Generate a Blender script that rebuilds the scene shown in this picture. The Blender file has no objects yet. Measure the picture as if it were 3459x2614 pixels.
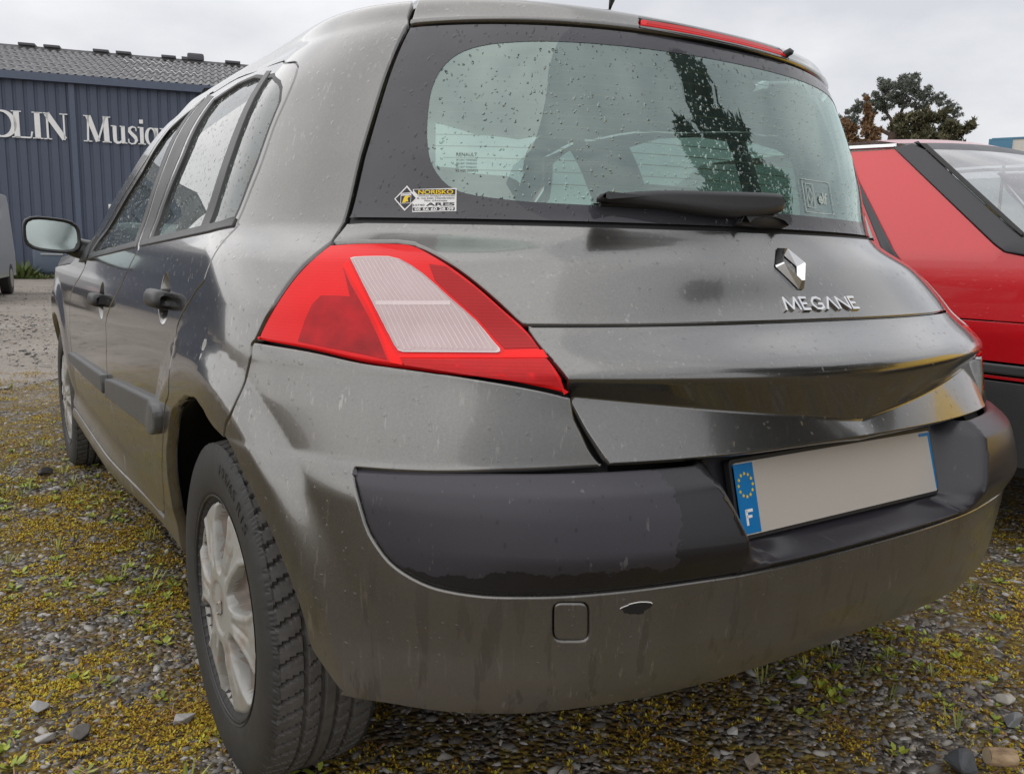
import bpy, bmesh, math, random
import numpy as np
from mathutils import Vector, Matrix, Euler
from mathutils.geometry import delaunay_2d_cdt
random.seed(7); RNG = np.random.default_rng(7)
SC = bpy.context.scene; COL = SC.collection
# ------------------------------------------------------------------ camera, sky, sun, exposure
cd = bpy.data.cameras.new('camera'); cam = bpy.data.objects.new('camera', cd); COL.objects.link(cam)
cam.location = (-1.222119, -1.530396, 0.951474); cam.rotation_euler = (1.416317, -0.019179, -0.578269)
cd.sensor_fit = 'HORIZONTAL'; cd.sensor_width = 36; cd.lens = 36 * 0.824610; cd.clip_start = .05; cd.clip_end = 2000
SC.camera = cam
W = bpy.data.worlds.new('World'); SC.world = W; W.use_nodes = True
wt = W.node_tree; wt.nodes.clear()
def wn(t, **k):
    n = wt.nodes.new(t)
    for a, b in k.items(): setattr(n, a, b)
    return n
SUN_EL, SUN_AZ = math.radians(42), math.radians(288)
sky = wn('ShaderNodeTexSky', sky_type='NISHITA', sun_disc=False, sun_elevation=SUN_EL, sun_rotation=SUN_AZ)
skybg = wn('ShaderNodeBackground'); skybg.inputs['Strength'].default_value = .08
tc = wn('ShaderNodeTexCoord'); sep = wn('ShaderNodeSeparateXYZ')
mp = wn('ShaderNodeMapping'); mp.inputs['Scale'].default_value = (1.5, 1.5, 3.6)
nz = wn('ShaderNodeTexNoise'); nz.inputs['Scale'].default_value = 1.7; nz.inputs['Detail'].default_value = 6; nz.inputs['Roughness'].default_value = .52
ramp = wn('ShaderNodeValToRGB'); ramp.color_ramp.elements[0].position = .36; ramp.color_ramp.elements[1].position = .62
ramp.color_ramp.elements[0].color = (.66, .675, .715, 1); ramp.color_ramp.elements[1].color = (.93, .93, .945, 1)
up = wn('ShaderNodeMapRange'); up.inputs['From Min'].default_value = 0; up.inputs['From Max'].default_value = 1
up.inputs['To Min'].default_value = .98; up.inputs['To Max'].default_value = 1.45
cloud = wn('ShaderNodeBackground'); mix = wn('ShaderNodeMixShader'); mix.inputs[0].default_value = .93
wo = wn('ShaderNodeOutputWorld'); L = wt.links.new
L(tc.outputs['Generated'], mp.inputs['Vector']); L(mp.outputs[0], nz.inputs['Vector']); L(nz.outputs['Fac'], ramp.inputs[0])
L(tc.outputs['Generated'], sep.inputs[0]); L(sep.outputs['Z'], up.inputs['Value']); L(up.outputs[0], cloud.inputs['Strength'])
L(ramp.outputs[0], cloud.inputs['Color']); L(sky.outputs[0], skybg.inputs['Color'])
L(skybg.outputs[0], mix.inputs[1]); L(cloud.outputs[0], mix.inputs[2]); L(mix.outputs[0], wo.inputs['Surface'])
sl = bpy.data.lights.new('sun', 'SUN'); sun = bpy.data.objects.new('sun', sl); COL.objects.link(sun)
sl.energy = 1.5; sl.angle = math.radians(130); sl.color = (1, .96, .9)
sd = Vector((math.cos(SUN_EL) * math.sin(SUN_AZ), math.cos(SUN_EL) * math.cos(SUN_AZ), math.sin(SUN_EL)))
sun.rotation_euler = sd.to_track_quat('Z', 'Y').to_euler(); sun.location = sd * 30
SC.view_settings.view_transform = 'Standard'; SC.view_settings.look = 'None'; SC.view_settings.gamma = 1
SC.view_settings.exposure = 0; SC.view_settings.use_curve_mapping = False
SC.render.engine = 'CYCLES'; SC.cycles.use_denoising = True; SC.cycles.max_bounces = 10; SC.cycles.transparent_max_bounces = 16

# ------------------------------------------------------------------ materials
class NT:
    def __init__(s, name):
        s.m = bpy.data.materials.new(name); s.m.use_nodes = True; s.t = s.m.node_tree; s.t.nodes.clear()
        s.o = s.t.nodes.new('ShaderNodeOutputMaterial')
    def n(s, t, ins=None, **k):
        q = s.t.nodes.new(t)
        for a, b in k.items(): setattr(q, a, b)
        for a, b in (ins or {}).items():
            if hasattr(b, 'is_linked') and not isinstance(b, (tuple, float)): s.t.links.new(b, q.inputs[a])
            else: q.inputs[a].default_value = b
        return q
    def noise(s, scale, detail=4, rough=.55, vec=None, co='Object', sc=None):
        c = s.n('ShaderNodeTexCoord').outputs[co] if vec is None else vec
        if sc: c = s.n('ShaderNodeMapping', {'Vector': c, 'Scale': sc}).outputs[0]
        return s.n('ShaderNodeTexNoise', {'Vector': c, 'Scale': scale, 'Detail': detail, 'Roughness': rough}).outputs['Fac']
    def ramp(s, fac, *stops):
        r = s.n('ShaderNodeValToRGB', {'Fac': fac}); e = r.color_ramp.elements
        while len(e) < len(stops): e.new(.5)
        for q, (p, c) in zip(e, stops): q.position = p; q.color = (*c, 1) if len(c) == 3 else c
        return r.outputs[0]
    def mix(s, f, a, b):
        q = s.n('ShaderNodeMix', data_type='RGBA')
        for k, val in ((0, f), (6, a), (7, b)):
            if hasattr(val, 'is_linked') and not isinstance(val, (tuple, float)): s.t.links.new(val, q.inputs[k])
            else: q.inputs[k].default_value = (*val, 1) if isinstance(val, tuple) and len(val) == 3 else val
        return q.outputs[2]
    def math(s, op, a, b=0., clamp=False):
        q = s.n('ShaderNodeMath', operation=op, use_clamp=clamp)
        for k, val in ((0, a), (1, b)):
            if isinstance(val, (int, float)): q.inputs[k].default_value = val
            else: s.t.links.new(val, q.inputs[k])
        return q.outputs[0]
    def bump(s, h, strength=.3, dist=.002):
        return s.n('ShaderNodeBump', {'Height': h, 'Strength': strength, 'Distance': dist}).outputs[0]
    def bsdf(s, col, rough=.5, metal=0., spec=.5, coat=0., coatr=.05, normal=None, coatn=None, alpha=None):
        ins = {'Roughness': rough, 'Metallic': metal, 'Specular IOR Level': spec, 'Coat Weight': coat, 'Coat Roughness': coatr}
        ins['Base Color'] = (*col, 1) if isinstance(col, tuple) else col
        if normal is not None: ins['Normal'] = normal
        if coatn is not None: ins['Coat Normal'] = coatn
        return s.n('ShaderNodeBsdfPrincipled', ins).outputs[0]
    def out(s, sh): s.t.links.new(sh, s.o.inputs['Surface']); return s.m
def plain(name, col, rough=.5, metal=0., spec=.5, coat=0., var=.15, scale=9., bump=0., bscale=200.):
    t = NT(name); f = t.noise(scale, 5)
    c = t.mix(f, tuple(x * (1 - var) for x in col), tuple(min(1, x * (1 + var)) for x in col))
    nrm = t.bump(t.noise(bscale, 3), bump, .001) if bump else None
    r = t.math('MULTIPLY_ADD', f, .16); t.t.nodes[-1].inputs[2].default_value = max(.02, rough - .08)
    return t.out(t.bsdf(c, r, metal, spec, coat, normal=nrm))
def drops(t, scale, cover, sc=(1, 1, 1)):
    """rain drops: height 0..1 of small beads, and the mask of them"""
    c = t.n('ShaderNodeMapping', {'Vector': t.n('ShaderNodeTexCoord').outputs['Object'], 'Scale': sc}).outputs[0]
    jit = t.n('ShaderNodeTexNoise', {'Vector': c, 'Scale': scale * .6, 'Detail': 2.})
    c2 = t.n('ShaderNodeMixRGB', {'Fac': .012, 'Color1': c, 'Color2': jit.outputs['Color']}).outputs[0]
    v = t.n('ShaderNodeTexVoronoi', {'Vector': c2, 'Scale': scale}, feature='F1')
    rnd = t.n('ShaderNodeSeparateColor', {'Color': v.outputs['Color']}).outputs[0]
    rad = t.math('MULTIPLY', t.math('SUBTRACT', rnd, 1 - cover, True), .46 / cover)
    h = t.math('SUBTRACT', rad, v.outputs['Distance'], True)
    return t.math('MULTIPLY', h, 4., True)
def car_paint():
    t = NT('grey_metallic_paint'); tcn = t.n('ShaderNodeTexCoord').outputs['Object']
    big = t.noise(3., 5); streak = t.noise(16., 5, .6, sc=(1, 1, .14)); fine = t.noise(260., 2, .6)
    z = t.n('ShaderNodeSeparateXYZ', {'Vector': tcn}).outputs['Z']
    low = t.n('ShaderNodeMapRange', {'Value': z, 'From Min': .20, 'From Max': .62, 'To Min': 1., 'To Max': 0.}, clamp=True).outputs[0]
    dirt = t.math('MULTIPLY', t.math('ADD', t.math('MULTIPLY', low, .85), .04), t.math('MULTIPLY', t.math('ADD', streak, big), .8), True)
    scr = t.noise(110., 3, .7, sc=(1, 1, .10)); patch = t.noise(5., 4, .6); scr = t.math('MULTIPLY', t.ramp(scr, (.60, (0, 0, 0)), (.68, (1, 1, 1))), t.ramp(patch, (.42, (.15, .15, .15)), (.62, (1, 1, 1))))
    runs = t.ramp(t.noise(34., 4, .6, sc=(1, 1, .16)), (.56, (0, 0, 0)), (.60, (1, 1, 1))); runs = t.math('MULTIPLY', runs, low)
    base = t.mix(fine, (.142, .140, .134), (.194, .191, .184))
    c = t.mix(dirt, base, (.150, .128, .106)); c = t.mix(t.math('MULTIPLY', scr, .34), c, (.42, .40, .37))
    c = t.mix(t.math('MULTIPLY', runs, .5), c, (.045, .040, .034))
    met = t.math('SUBTRACT', .92, t.math('MULTIPLY', dirt, .7), True)
    ro = t.math('ADD', t.math('MULTIPLY', dirt, .3), .20)
    coat = t.math('SUBTRACT', 1., t.math('MULTIPLY', dirt, .75), True)
    cr = t.math('ADD', t.math('MULTIPLY', big, .07), t.math('ADD', .015, t.math('MULTIPLY', dirt, .35)))
    d = drops(t, 130., .22, (1, 1, .8))
    b = t.bump(d, .85, .0018)
    return t.out(t.bsdf(c, ro, met, .5, coat, cr, coatn=b))
def glass(name, tint, film=.10, f0=.10, drop=True, cover=.30, scale=120., filmcol=(.5, .53, .53), faces=2, refl=(1, 1, 1)):
    t = NT(name); nrm = None; d = None
    if drop:
        d = drops(t, scale, cover, (1, 1, .7)); nrm = t.bump(d, .9, .002)
    lw = t.n('ShaderNodeLayerWeight', {'Blend': .5}).outputs['Facing']
    fr = t.math('MULTIPLY_ADD', t.math('POWER', lw, 5.), 1 - f0); t.t.nodes[-1].inputs[2].default_value = f0
    if faces == 2: fr = t.math('DIVIDE', t.math('MULTIPLY', fr, 2.), t.math('ADD', fr, 1.))      # both faces of the pane
    tr = t.n('ShaderNodeBsdfTransparent', {'Color': (*tint, 1)}).outputs[0]
    gi = {'Color': (*refl, 1), 'Roughness': .012}
    if nrm is not None: gi['Normal'] = nrm
    gl = t.n('ShaderNodeBsdfGlossy', gi).outputs[0]
    di = t.n('ShaderNodeBsdfDiffuse', {'Color': (*filmcol, 1)}).outputs[0]
    streak = t.noise(14., 5, .6, sc=(1, 1, .16)); fl = t.math('MULTIPLY', streak, film * 2)
    if d is not None: fl = t.math('MULTIPLY', fl, t.math('SUBTRACT', 1., t.math('MULTIPLY', d, .8), True))
    m1 = t.n('ShaderNodeMixShader', {0: fl, 1: tr, 2: di}).outputs[0]
    m2 = t.n('ShaderNodeMixShader', {0: fr, 1: m1, 2: gl}).outputs[0]
    return t.out(m2)
def wet_black(name, col, rough):
    t = NT(name); co = t.n('ShaderNodeTexCoord').outputs['Object']; sp = t.n('ShaderNodeSeparateXYZ', {'Vector': co}); f = t.noise(7., 6, .6); g = t.noise(420., 2); ed = t.noise(13., 6, .62)
    x = t.math('ADD', sp.outputs['X'], t.math('MULTIPLY', ed, .12)); z = t.math('SUBTRACT', t.math('MULTIPLY', ed, .075), sp.outputs['Z'])
    wet = t.math('MAXIMUM', t.math('MULTIPLY', t.math('SUBTRACT', x, -.365), 400., True), t.math('MULTIPLY', t.math('ADD', z, .498), 400., True), True)
    dry2 = t.math('MULTIPLY', t.math('SUBTRACT', t.math('ADD', sp.outputs['X'], t.math('MULTIPLY', t.noise(9., 5, .6), .10)), -.26), 300., True)
    wet = t.math('SUBTRACT', wet, t.math('MULTIPLY', dry2, .45), True)
    spots = t.ramp(t.noise(95., 3, .6, sc=(1, 1, .30)), (.66, (0, 0, 0)), (.72, (1, 1, 1))); dk = t.ramp(t.n('ShaderNodeTexVoronoi', {'Vector': t.n('ShaderNodeMapping', {'Vector': co, 'Scale': (1, 1, .5)}).outputs[0], 'Scale': 60.}).outputs['Distance'], (.10, (1, 1, 1)), (.14, (0, 0, 0)))
    c = t.mix(f, tuple(x_ * .85 for x_ in col), tuple(x_ * 1.15 for x_ in col)); c = t.mix(t.math('MULTIPLY', spots, .30), c, (.22, .21, .22)); c = t.mix(t.math('MULTIPLY', dk, .6), c, (.012, .011, .013))
    c = t.mix(wet, c, (.016, .015, .018))
    r = t.math('SUBTRACT', t.math('ADD', rough, t.math('MULTIPLY', f, .1)), t.math('MULTIPLY', wet, .14))
    return t.out(t.bsdf(c, r, 0., .45, .0, normal=t.bump(g, .2, .0005)))
M = {}
M['paint'] = car_paint()
M['black'] = plain('black_shadow', (.008, .008, .009), .7)
M['plastic'] = wet_black('textured_black_plastic', (.036, .033, .041), .33)
M['trim'] = plain('dark_trim_plastic', (.022, .022, .024), .42, bump=.2)
M['strip'] = plain('grey_rubbing_strip_plastic', (.075, .076, .078), .45, bump=.2)
M['rubber'] = plain('seal_rubber', (.012, .012, .013), .5)
M['glass'] = glass('tinted_wet_side_glass', (.50, .60, .56), .16, .06, True, .50, 150., (.34, .40, .37), 1)
M['rearglass'] = glass('tinted_wet_rear_glass', (.34, .47, .42), .12, .115, True, .66, 165., (.20, .30, .265), 2, (.84, 1, .95))
M['clearglass'] = glass('clear_glass', (.72, .80, .77), .04, .05, False)
def frit():
    t = NT('black_glass_border'); d = drops(t, 150., .60, (1, 1, .6)); st = t.noise(12., 5, .6, sc=(1, 1, .15))
    c = t.mix(st, (.010, .010, .015), (.034, .034, .046)); c = t.mix(d, c, (.010, .010, .012))
    return t.out(t.bsdf(c, t.math('MULTIPLY_ADD', st, .12), 0., .5, .8, .02, normal=t.bump(d, .7, .0015), coatn=t.bump(d, .5, .0015)))
M['frit'] = frit()
M['chrome'] = plain('brushed_chrome', (.72, .72, .73), .16, 1., var=.05)
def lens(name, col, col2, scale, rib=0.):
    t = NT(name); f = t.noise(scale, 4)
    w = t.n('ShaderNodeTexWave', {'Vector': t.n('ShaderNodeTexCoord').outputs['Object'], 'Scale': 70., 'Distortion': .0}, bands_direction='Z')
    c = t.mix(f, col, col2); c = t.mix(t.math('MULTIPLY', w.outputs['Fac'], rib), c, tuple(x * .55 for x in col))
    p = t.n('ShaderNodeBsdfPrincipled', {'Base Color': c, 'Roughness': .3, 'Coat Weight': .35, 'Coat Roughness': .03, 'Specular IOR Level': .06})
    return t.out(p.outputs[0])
M['redlens'] = lens('deep_red_lens', (.84, .010, .012), (.66, .006, .009), 9., .18)
M['redrib'] = lens('ribbed_red_lens', (.46, .005, .007), (.34, .004, .006), 12., .45)
M['lensshade'] = lens('painted_lens_shade', (.66, .008, .014), (.06, .002, .004), 26., .25)  # mottled dark red standing for the shade inside the lamp
M['redband'] = lens('bright_red_lens', (.92, .006, .004), (.88, .005, .004), 5.)
M['redreflector'] = lens('red_reflector', (.60, .010, .012), (.46, .008, .010), 90., .3)
M['clearlens'] = lens('frosted_clear_lens', (.56, .45, .45), (.42, .30, .30), 16.)
M['clearrib'] = lens('clear_lens_rib', (.70, .60, .60), (.60, .48, .48), 9.)
M['tread'] = plain('dusty_tread_rubber', (.092, .086, .080), .8, var=.55, scale=60., bump=.5, bscale=220.)
M['rubbertyre'] = plain('tyre_wall_rubber', (.026, .0255, .025), .62, var=.4, scale=26., bump=.35, bscale=160.)
def hubcap():
    t = NT('silver_hubcap_paint'); f = t.noise(9., 6, .6); f2 = t.noise(28., 5, .65)
    dirt = t.ramp(f2, (.50, (0, 0, 0)), (.62, (1, 1, 1)))
    c = t.mix(f, (.30, .30, .28), (.38, .375, .355)); c = t.mix(t.math('MULTIPLY', dirt, .55), c, (.26, .19, .145))
    return t.out(t.bsdf(c, .45, .15, .4, .15, .2))
M['hubcap'] = hubcap()
M['pocketbrown'] = plain('brown_hubcap_pockets', (.25, .215, .185), .7, var=.35, scale=30.)  # darker brown for the sunk pocket faces of the hubcap
M['rust'] = plain('rusty_drum', (.085, .048, .035), .8, var=.4)
M['interior'] = plain('grey_cabin_fabric', (.12, .127, .122), .85)
M['interiordark'] = plain('dark_cabin_plastic', (.045, .048, .05), .6)
M['lining'] = plain('pale_roof_lining', (.42, .42, .40), .9)
M['white'] = plain('white_print', (.80, .80, .79), .5, var=.04)
M['ink'] = plain('black_print', (.02, .02, .025), .5)
M['yellowink'] = plain('yellow_print', (.85, .58, .01), .45, var=.05)
M['platewhite'] = plain('plate_reflective_white', (.46, .425, .385), .45, var=.03)
M['plateblue'] = plain('plate_blue', (.0, .165, .44), .35, var=.05)
M['mirror'] = plain('mirror_glass', (.60, .68, .66), .03, 1., var=.05)

# ------------------------------------------------------------------ helpers
def tag(o, label=None, cat=None, group=None, kind=None):
    for k, v in (('label', label), ('category', cat), ('group', group), ('kind', kind)):
        if v: o[k] = v
    return o
def empty(name, loc=(0, 0, 0), parent=None):
    o = bpy.data.objects.new(name, None); COL.objects.link(o); o.location = loc; o.empty_display_size = .1
    if parent: o.parent = parent
    return o
def mesh(name, verts, faces, mat, parent=None, flat=False, normals=None, loc=None):
    me = bpy.data.meshes.new(name); me.from_pydata([tuple(map(float, v)) for v in verts], [], [tuple(map(int, f)) for f in faces])
    for m in (mat if isinstance(mat, (list, tuple)) else [mat]): me.materials.append(m)
    if not flat: me.polygons.foreach_set('use_smooth', [True] * len(me.polygons))
    me.update()
    if normals is not None: me.normals_split_custom_set_from_vertices([tuple(map(float, n)) for n in normals])
    o = bpy.data.objects.new(name, me); COL.objects.link(o)
    if parent: o.parent = parent
    if loc is not None: o.location = loc
    return o
class MB:
    """collects boxes, tubes and plates into one mesh"""
    def __init__(s): s.v = []; s.f = []
    def add(s, v, f):
        k = len(s.v); s.v += [tuple(p) for p in v]; s.f += [tuple(i + k for i in q) for q in f]; return s
    def box(s, c, d, rz=0., rx=0., ry=0., bev=0.):
        R = Euler((rx, ry, rz)).to_matrix(); bm = bmesh.new(); bmesh.ops.create_cube(bm, size=1)
        for v in bm.verts: v.co = Vector((v.co.x * d[0], v.co.y * d[1], v.co.z * d[2]))
        if bev: bmesh.ops.bevel(bm, geom=bm.edges[:], offset=bev, segments=2, affect='EDGES', profile=.6)
        bm.verts.index_update(); s.add([tuple(R @ v.co + Vector(c)) for v in bm.verts], [[v.index for v in f.verts] for f in bm.faces]); bm.free(); return s
    def tube(s, pts, r, n=8, caps=True):
        pts = [Vector(p) for p in pts]; rs = r if isinstance(r, (list, tuple)) else [r] * len(pts); V = []; F = []
        for i, p in enumerate(pts):
            t = (pts[min(i + 1, len(pts) - 1)] - pts[max(i - 1, 0)]).normalized()
            a = t.cross(Vector((0, 0, 1)) if abs(t.z) < .9 else Vector((1, 0, 0))).normalized(); b = t.cross(a)
            for k in range(n): V.append(p + (a * math.cos(2 * math.pi * k / n) + b * math.sin(2 * math.pi * k / n)) * rs[i])
        for i in range(len(pts) - 1):
            for k in range(n): F.append((i * n + k, i * n + (k + 1) % n, (i + 1) * n + (k + 1) % n, (i + 1) * n + k))
        if caps: F += [tuple(range(n)), tuple(range((len(pts) - 1) * n, len(pts) * n))[::-1]]
        return s.add(V, F)
    def prism(s, poly, h, fr=None):
        """poly (a,b) extruded to h; fr maps (a,b,h) to xyz"""
        fr = fr or (lambda a, b, c: (a, b, c)); n = len(poly)
        A = sum(poly[i][0] * poly[(i + 1) % n][1] - poly[(i + 1) % n][0] * poly[i][1] for i in range(n))
        if A < 0: poly = poly[::-1]
        V = [fr(a, b, 0) for a, b in poly] + [fr(a, b, h) for a, b in poly]
        return s.add(V, [tuple(range(n, 2 * n)), tuple(range(n))[::-1]] + [(i, (i + 1) % n, n + (i + 1) % n, n + i) for i in range(n)])
    def build(s, name, mat, parent=None, flat=True, loc=None):
        return mesh(name, s.v, s.f, mat, parent, flat, loc=loc)
def bars(mb, path, w, h, fr, closed=False):
    """flat bars of width w along a polyline in (a,b)"""
    n = len(path)
    for i in range(n if closed else n - 1):
        p, q = np.array(path[i], float), np.array(path[(i + 1) % n], float); t = q - p; l = np.hypot(*t)
        if l < 1e-9: continue
        t /= l; m = np.array((-t[1], t[0])) * w / 2; e = t * w * .32
        mb.prism([tuple(p - m - e), tuple(q - m + e), tuple(q + m + e), tuple(p + m - e)], h, fr)
_tx = {}
def text2d(body, bold=0.):
    """vertices (a,b) and faces of a line of text, cap height 1, left at 0"""
    if (body, bold) in _tx: return _tx[(body, bold)]
    cu = bpy.data.curves.new('t', 'FONT'); cu.body = body; cu.size = 1; cu.offset = bold; cu.resolution_u = 4
    o = bpy.data.objects.new('t', cu); COL.objects.link(o); dg = bpy.context.evaluated_depsgraph_get()
    me = bpy.data.meshes.new_from_object(o.evaluated_get(dg)); bpy.data.objects.remove(o); bpy.data.curves.remove(cu)
    V = np.array([v.co[:2] for v in me.vertices]); F = [tuple(p.vertices) for p in me.polygons]; bpy.data.meshes.remove(me)
    V[:, 0] -= V[:, 0].min(); V /= .73
    _tx[(body, bold)] = (V, F); return V, F
def text_into(mb, body, a0, b0, height, fr, width=None, bold=0., c=0.):
    V, F = text2d(body, bold); w = V[:, 0].max(); kx = (width / w) if width else height
    mb.add([fr(a0 + x * kx, b0 + y * height, c) for x, y in V], F)
def ccw(P): return np.sum(P[:, 0] * np.roll(P[:, 1], -1) - np.roll(P[:, 0], -1) * P[:, 1]) > 0
def inside(P, x, y):
    r = np.zeros(len(x), bool); j = len(P) - 1
    for i in range(len(P)):
        a, b = P[i], P[j]; k = (a[1] > y) != (b[1] > y)
        with np.errstate(divide='ignore', invalid='ignore'): r ^= k & (x < (b[0] - a[0]) * (y - a[1]) / (b[1] - a[1]) + a[0])
        j = i
    return r
def spl(pts, k=6):
    """Catmull-Rom through pts (open)"""
    P = np.array(pts, float)
    if len(P) < 3: return [tuple(p) for p in P]
    Q = np.vstack([2 * P[0] - P[1], P, 2 * P[-1] - P[-2]]); out = []
    for i in range(1, len(Q) - 2):
        for t in np.linspace(0, 1, k, endpoint=False):
            p0, p1, p2, p3 = Q[i - 1], Q[i], Q[i + 1], Q[i + 2]
            out.append(tuple(.5 * (2 * p1 + (p2 - p0) * t + (2 * p0 - 5 * p1 + 4 * p2 - p3) * t * t + (3 * p1 - p0 - 3 * p2 + p3) * t ** 3)))
    return out + [tuple(P[-1])]
def frame_of(surf, u, v, e=2e-4, ev=2e-3):
    P = surf(u, v); du = (surf(u + e, v) - surf(u - e, v)) / (2 * e); dv = (surf(u, v + ev) - surf(u, v - ev)) / (2 * ev)
    N = np.cross(du, dv); N /= np.maximum(np.linalg.norm(N, axis=1, keepdims=True), 1e-9)
    return P, du, dv, N
def panel(name, outline, mat, parent, surf=None, off=0., gap=.0024, bev=.0016, drop=.0012, depth=.014, step=.013, holes=(), raw=False):
    """a sheet trimmed from a parametric surface, with a rounded edge and a returned flange"""
    surf = surf or S
    loops = [np.array(outline, float)] + [np.array(h, float) for h in holes]
    c = loops[0].mean(0); _, du, dv, _ = frame_of(surf, np.array([c[0]]), np.array([c[1]]))
    lo, hi = loops[0].min(0), loops[0].max(0)
    uu = np.linspace(lo[0], hi[0], 40); P = surf(uu, np.full(40, c[1])); su = np.linalg.norm(np.diff(P, axis=0), axis=1).sum() / max(hi[0] - lo[0], 1e-6)
    vv = np.linspace(lo[1], hi[1], 40); P = surf(np.full(40, c[0]), vv); sv = np.linalg.norm(np.diff(P, axis=0), axis=1).sum() / max(hi[1] - lo[1], 1e-6)
    K = np.array([su, sv]); pts = []; edges = []; rings = []
    for li, lp in enumerate(loops):
        if ccw(lp) != (li == 0): lp = lp[::-1]
        d = []
        for i in range(len(lp)):
            a, b = lp[i], lp[(i + 1) % len(lp)]; n = max(1, int(np.ceil(np.linalg.norm((b - a) * K) / step)))
            if np.linalg.norm((b - a) * K) < 5e-4: continue
            d += [a + (b - a) * k / n for k in range(n)]
        d = np.array(d); P, du, dv, N = frame_of(surf, d[:, 0], d[:, 1])
        def inner(dist):
            T = np.roll(P, -1, 0) - np.roll(P, 1, 0); T /= np.maximum(np.linalg.norm(T, axis=1, keepdims=True), 1e-9)
            I = np.cross(N, T); A = np.stack([du, dv], 2); q = np.linalg.pinv(A) @ I[:, :, None]
            return d + q[:, :, 0] * dist, I
        r0, I = inner(gap); r1, _ = inner(gap + bev)
        rings.append((r0, r1, I, len(pts))); k = len(pts); n = len(d)
        pts += list(r1 if bev else r0); edges += [(k + i, k + (i + 1) % n) for i in range(n)]
    nb = len(pts)
    gu = np.arange(lo[0], hi[0], step / su); gv = np.arange(lo[1], hi[1], step / sv)
    GU, GV = np.meshgrid(gu, gv); GU = GU + (np.arange(len(gv)) % 2)[:, None] * step / su / 2; g = np.stack([GU.ravel(), GV.ravel()], 1)
    ok = np.ones(len(g), bool)
    for li in range(len(loops)):
        R = (np.array(pts)[rings[li][3]:rings[li][3] + len(rings[li][0])]) * K; q = g * K
        isin = inside(R, q[:, 0], q[:, 1]); ok &= isin if li == 0 else ~isin
        for i0 in range(0, len(q), 4000):
            dd = np.min(np.hypot(q[i0:i0 + 4000, None, 0] - R[None, :, 0], q[i0:i0 + 4000, None, 1] - R[None, :, 1]), 1); ok[i0:i0 + 4000] &= dd > step * .55
    pts = np.array(pts); allp = np.vstack([pts, g[ok]]); uvk = allp * K
    r = delaunay_2d_cdt([Vector(p) for p in uvk], edges, [], 0, 1e-7)
    VV = np.array([v[:] for v in r[0]]); F = np.array([f for f in r[2] if len(f) == 3], int); orig = r[3]
    mapn = {}
    for i, o in enumerate(orig):
        for q in o: mapn[q] = i
    cen = VV[F].mean(1); keep = np.ones(len(F), bool)
    for li in range(len(loops)):
        R = uvk[rings[li][3]:rings[li][3] + len(rings[li][0])]; isin = inside(R, cen[:, 0], cen[:, 1]); keep &= isin if li == 0 else ~isin
    F = F[keep]; uv = VV / K
    P, _, _, N = frame_of(surf, uv[:, 0], uv[:, 1]); V = P + N * off; NN = N.copy(); faces = [tuple(f) for f in F]
    if raw: return V, faces, NN
    Vl = [V]; Nl = [NN]; base = len(V)
    for r0, r1, I, k in rings:
        n = len(r0); P0, _, _, N0 = frame_of(surf, r0[:, 0], r0[:, 1]); ins = [mapn[k + i] for i in range(n)]
        cur = ins
        if bev:
            Vl.append(P0 + N0 * (off - drop)); q = N0 * .72 - I * .69; Nl.append(q); nx = list(range(base, base + n)); base += n
            faces += [(cur[i], nx[i], nx[(i + 1) % n], cur[(i + 1) % n])[::1] for i in range(n)]; cur = nx
        if depth:
            Vl.append(P0 + N0 * (off - depth) + I * .001); Nl.append(-I); nx = list(range(base, base + n)); base += n
            faces += [(cur[i], nx[i], nx[(i + 1) % n], cur[(i + 1) % n]) for i in range(n)]
    return mesh(name, np.vstack(Vl), faces, mat, parent, False, np.vstack(Nl))
def mir(l): return [(2 - u, v) for u, v in l][::-1]
def both(l): return l + mir(l)
def wrap(surf, u0, v0, off, ang=0.):
    """frame that lays (a,b,h) in metres on the surface around (u0,v0); a runs level, b up"""
    P, du, dv, N = frame_of(surf, np.array([u0]), np.array([v0])); n = N[0]
    a = np.cross((0, 0, 1.), n); a /= np.linalg.norm(a); b = np.cross(n, a)
    A = np.linalg.pinv(np.stack([du[0], dv[0]], 1)); ca, sa = math.cos(ang), math.sin(ang)
    def fr(x, y, h):
        q = A @ (a * (x * ca - y * sa) + b * (x * sa + y * ca)); p, _, _, m = frame_of(surf, np.array([u0 + q[0]]), np.array([v0 + q[1]]))
        return tuple(p[0] + m[0] * (off + h))
    return fr
# ---- the hatchback's skin: rows of super-elliptic plan curves from the bumper's lower edge (v=0) to the roof (v=18)
# columns: z, z per x^2, half width, y at the tail, exponent, y where the tail curve starts
ROWS = np.array([(.225,.02,.80,-.62,3.2,.0), (.280,.03,.846,-.680,3.2,.0), (.345,.02,.855,-.728,3.0,.0),
 (.405,.00,.866,-.750,2.8,.0), (.495,.03,.874,-.757,2.85,.0), (.600,.01,.876,-.739,2.85,.0), (.652,.00,.877,-.715,2.80,.0),
 (.668,.00,.877,-.702,2.75,.0), (.725,.00,.877,-.703,2.60,.0), (.789,.00,.874,-.712,2.42,.0), (.853,.00,.866,-.610,2.50,.0),
 (.935,.00,.846,-.550,2.30,.05), (1.007,.00,.806,-.496,2.05,.15), (1.120,.00,.764,-.462,2.12,.15), (1.235,.00,.715,-.415,2.22,.15),
 (1.348,-.03,.645,-.362,2.35,.15), (1.374,.03,.606,-.330,2.40,.15), (1.392,.06,.552,-.11,2.40,.25), (1.408,.08,.470,.15,2.40,.40)])
CORNER = {3: .12, 9: .6}
YF = 3.35
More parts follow.
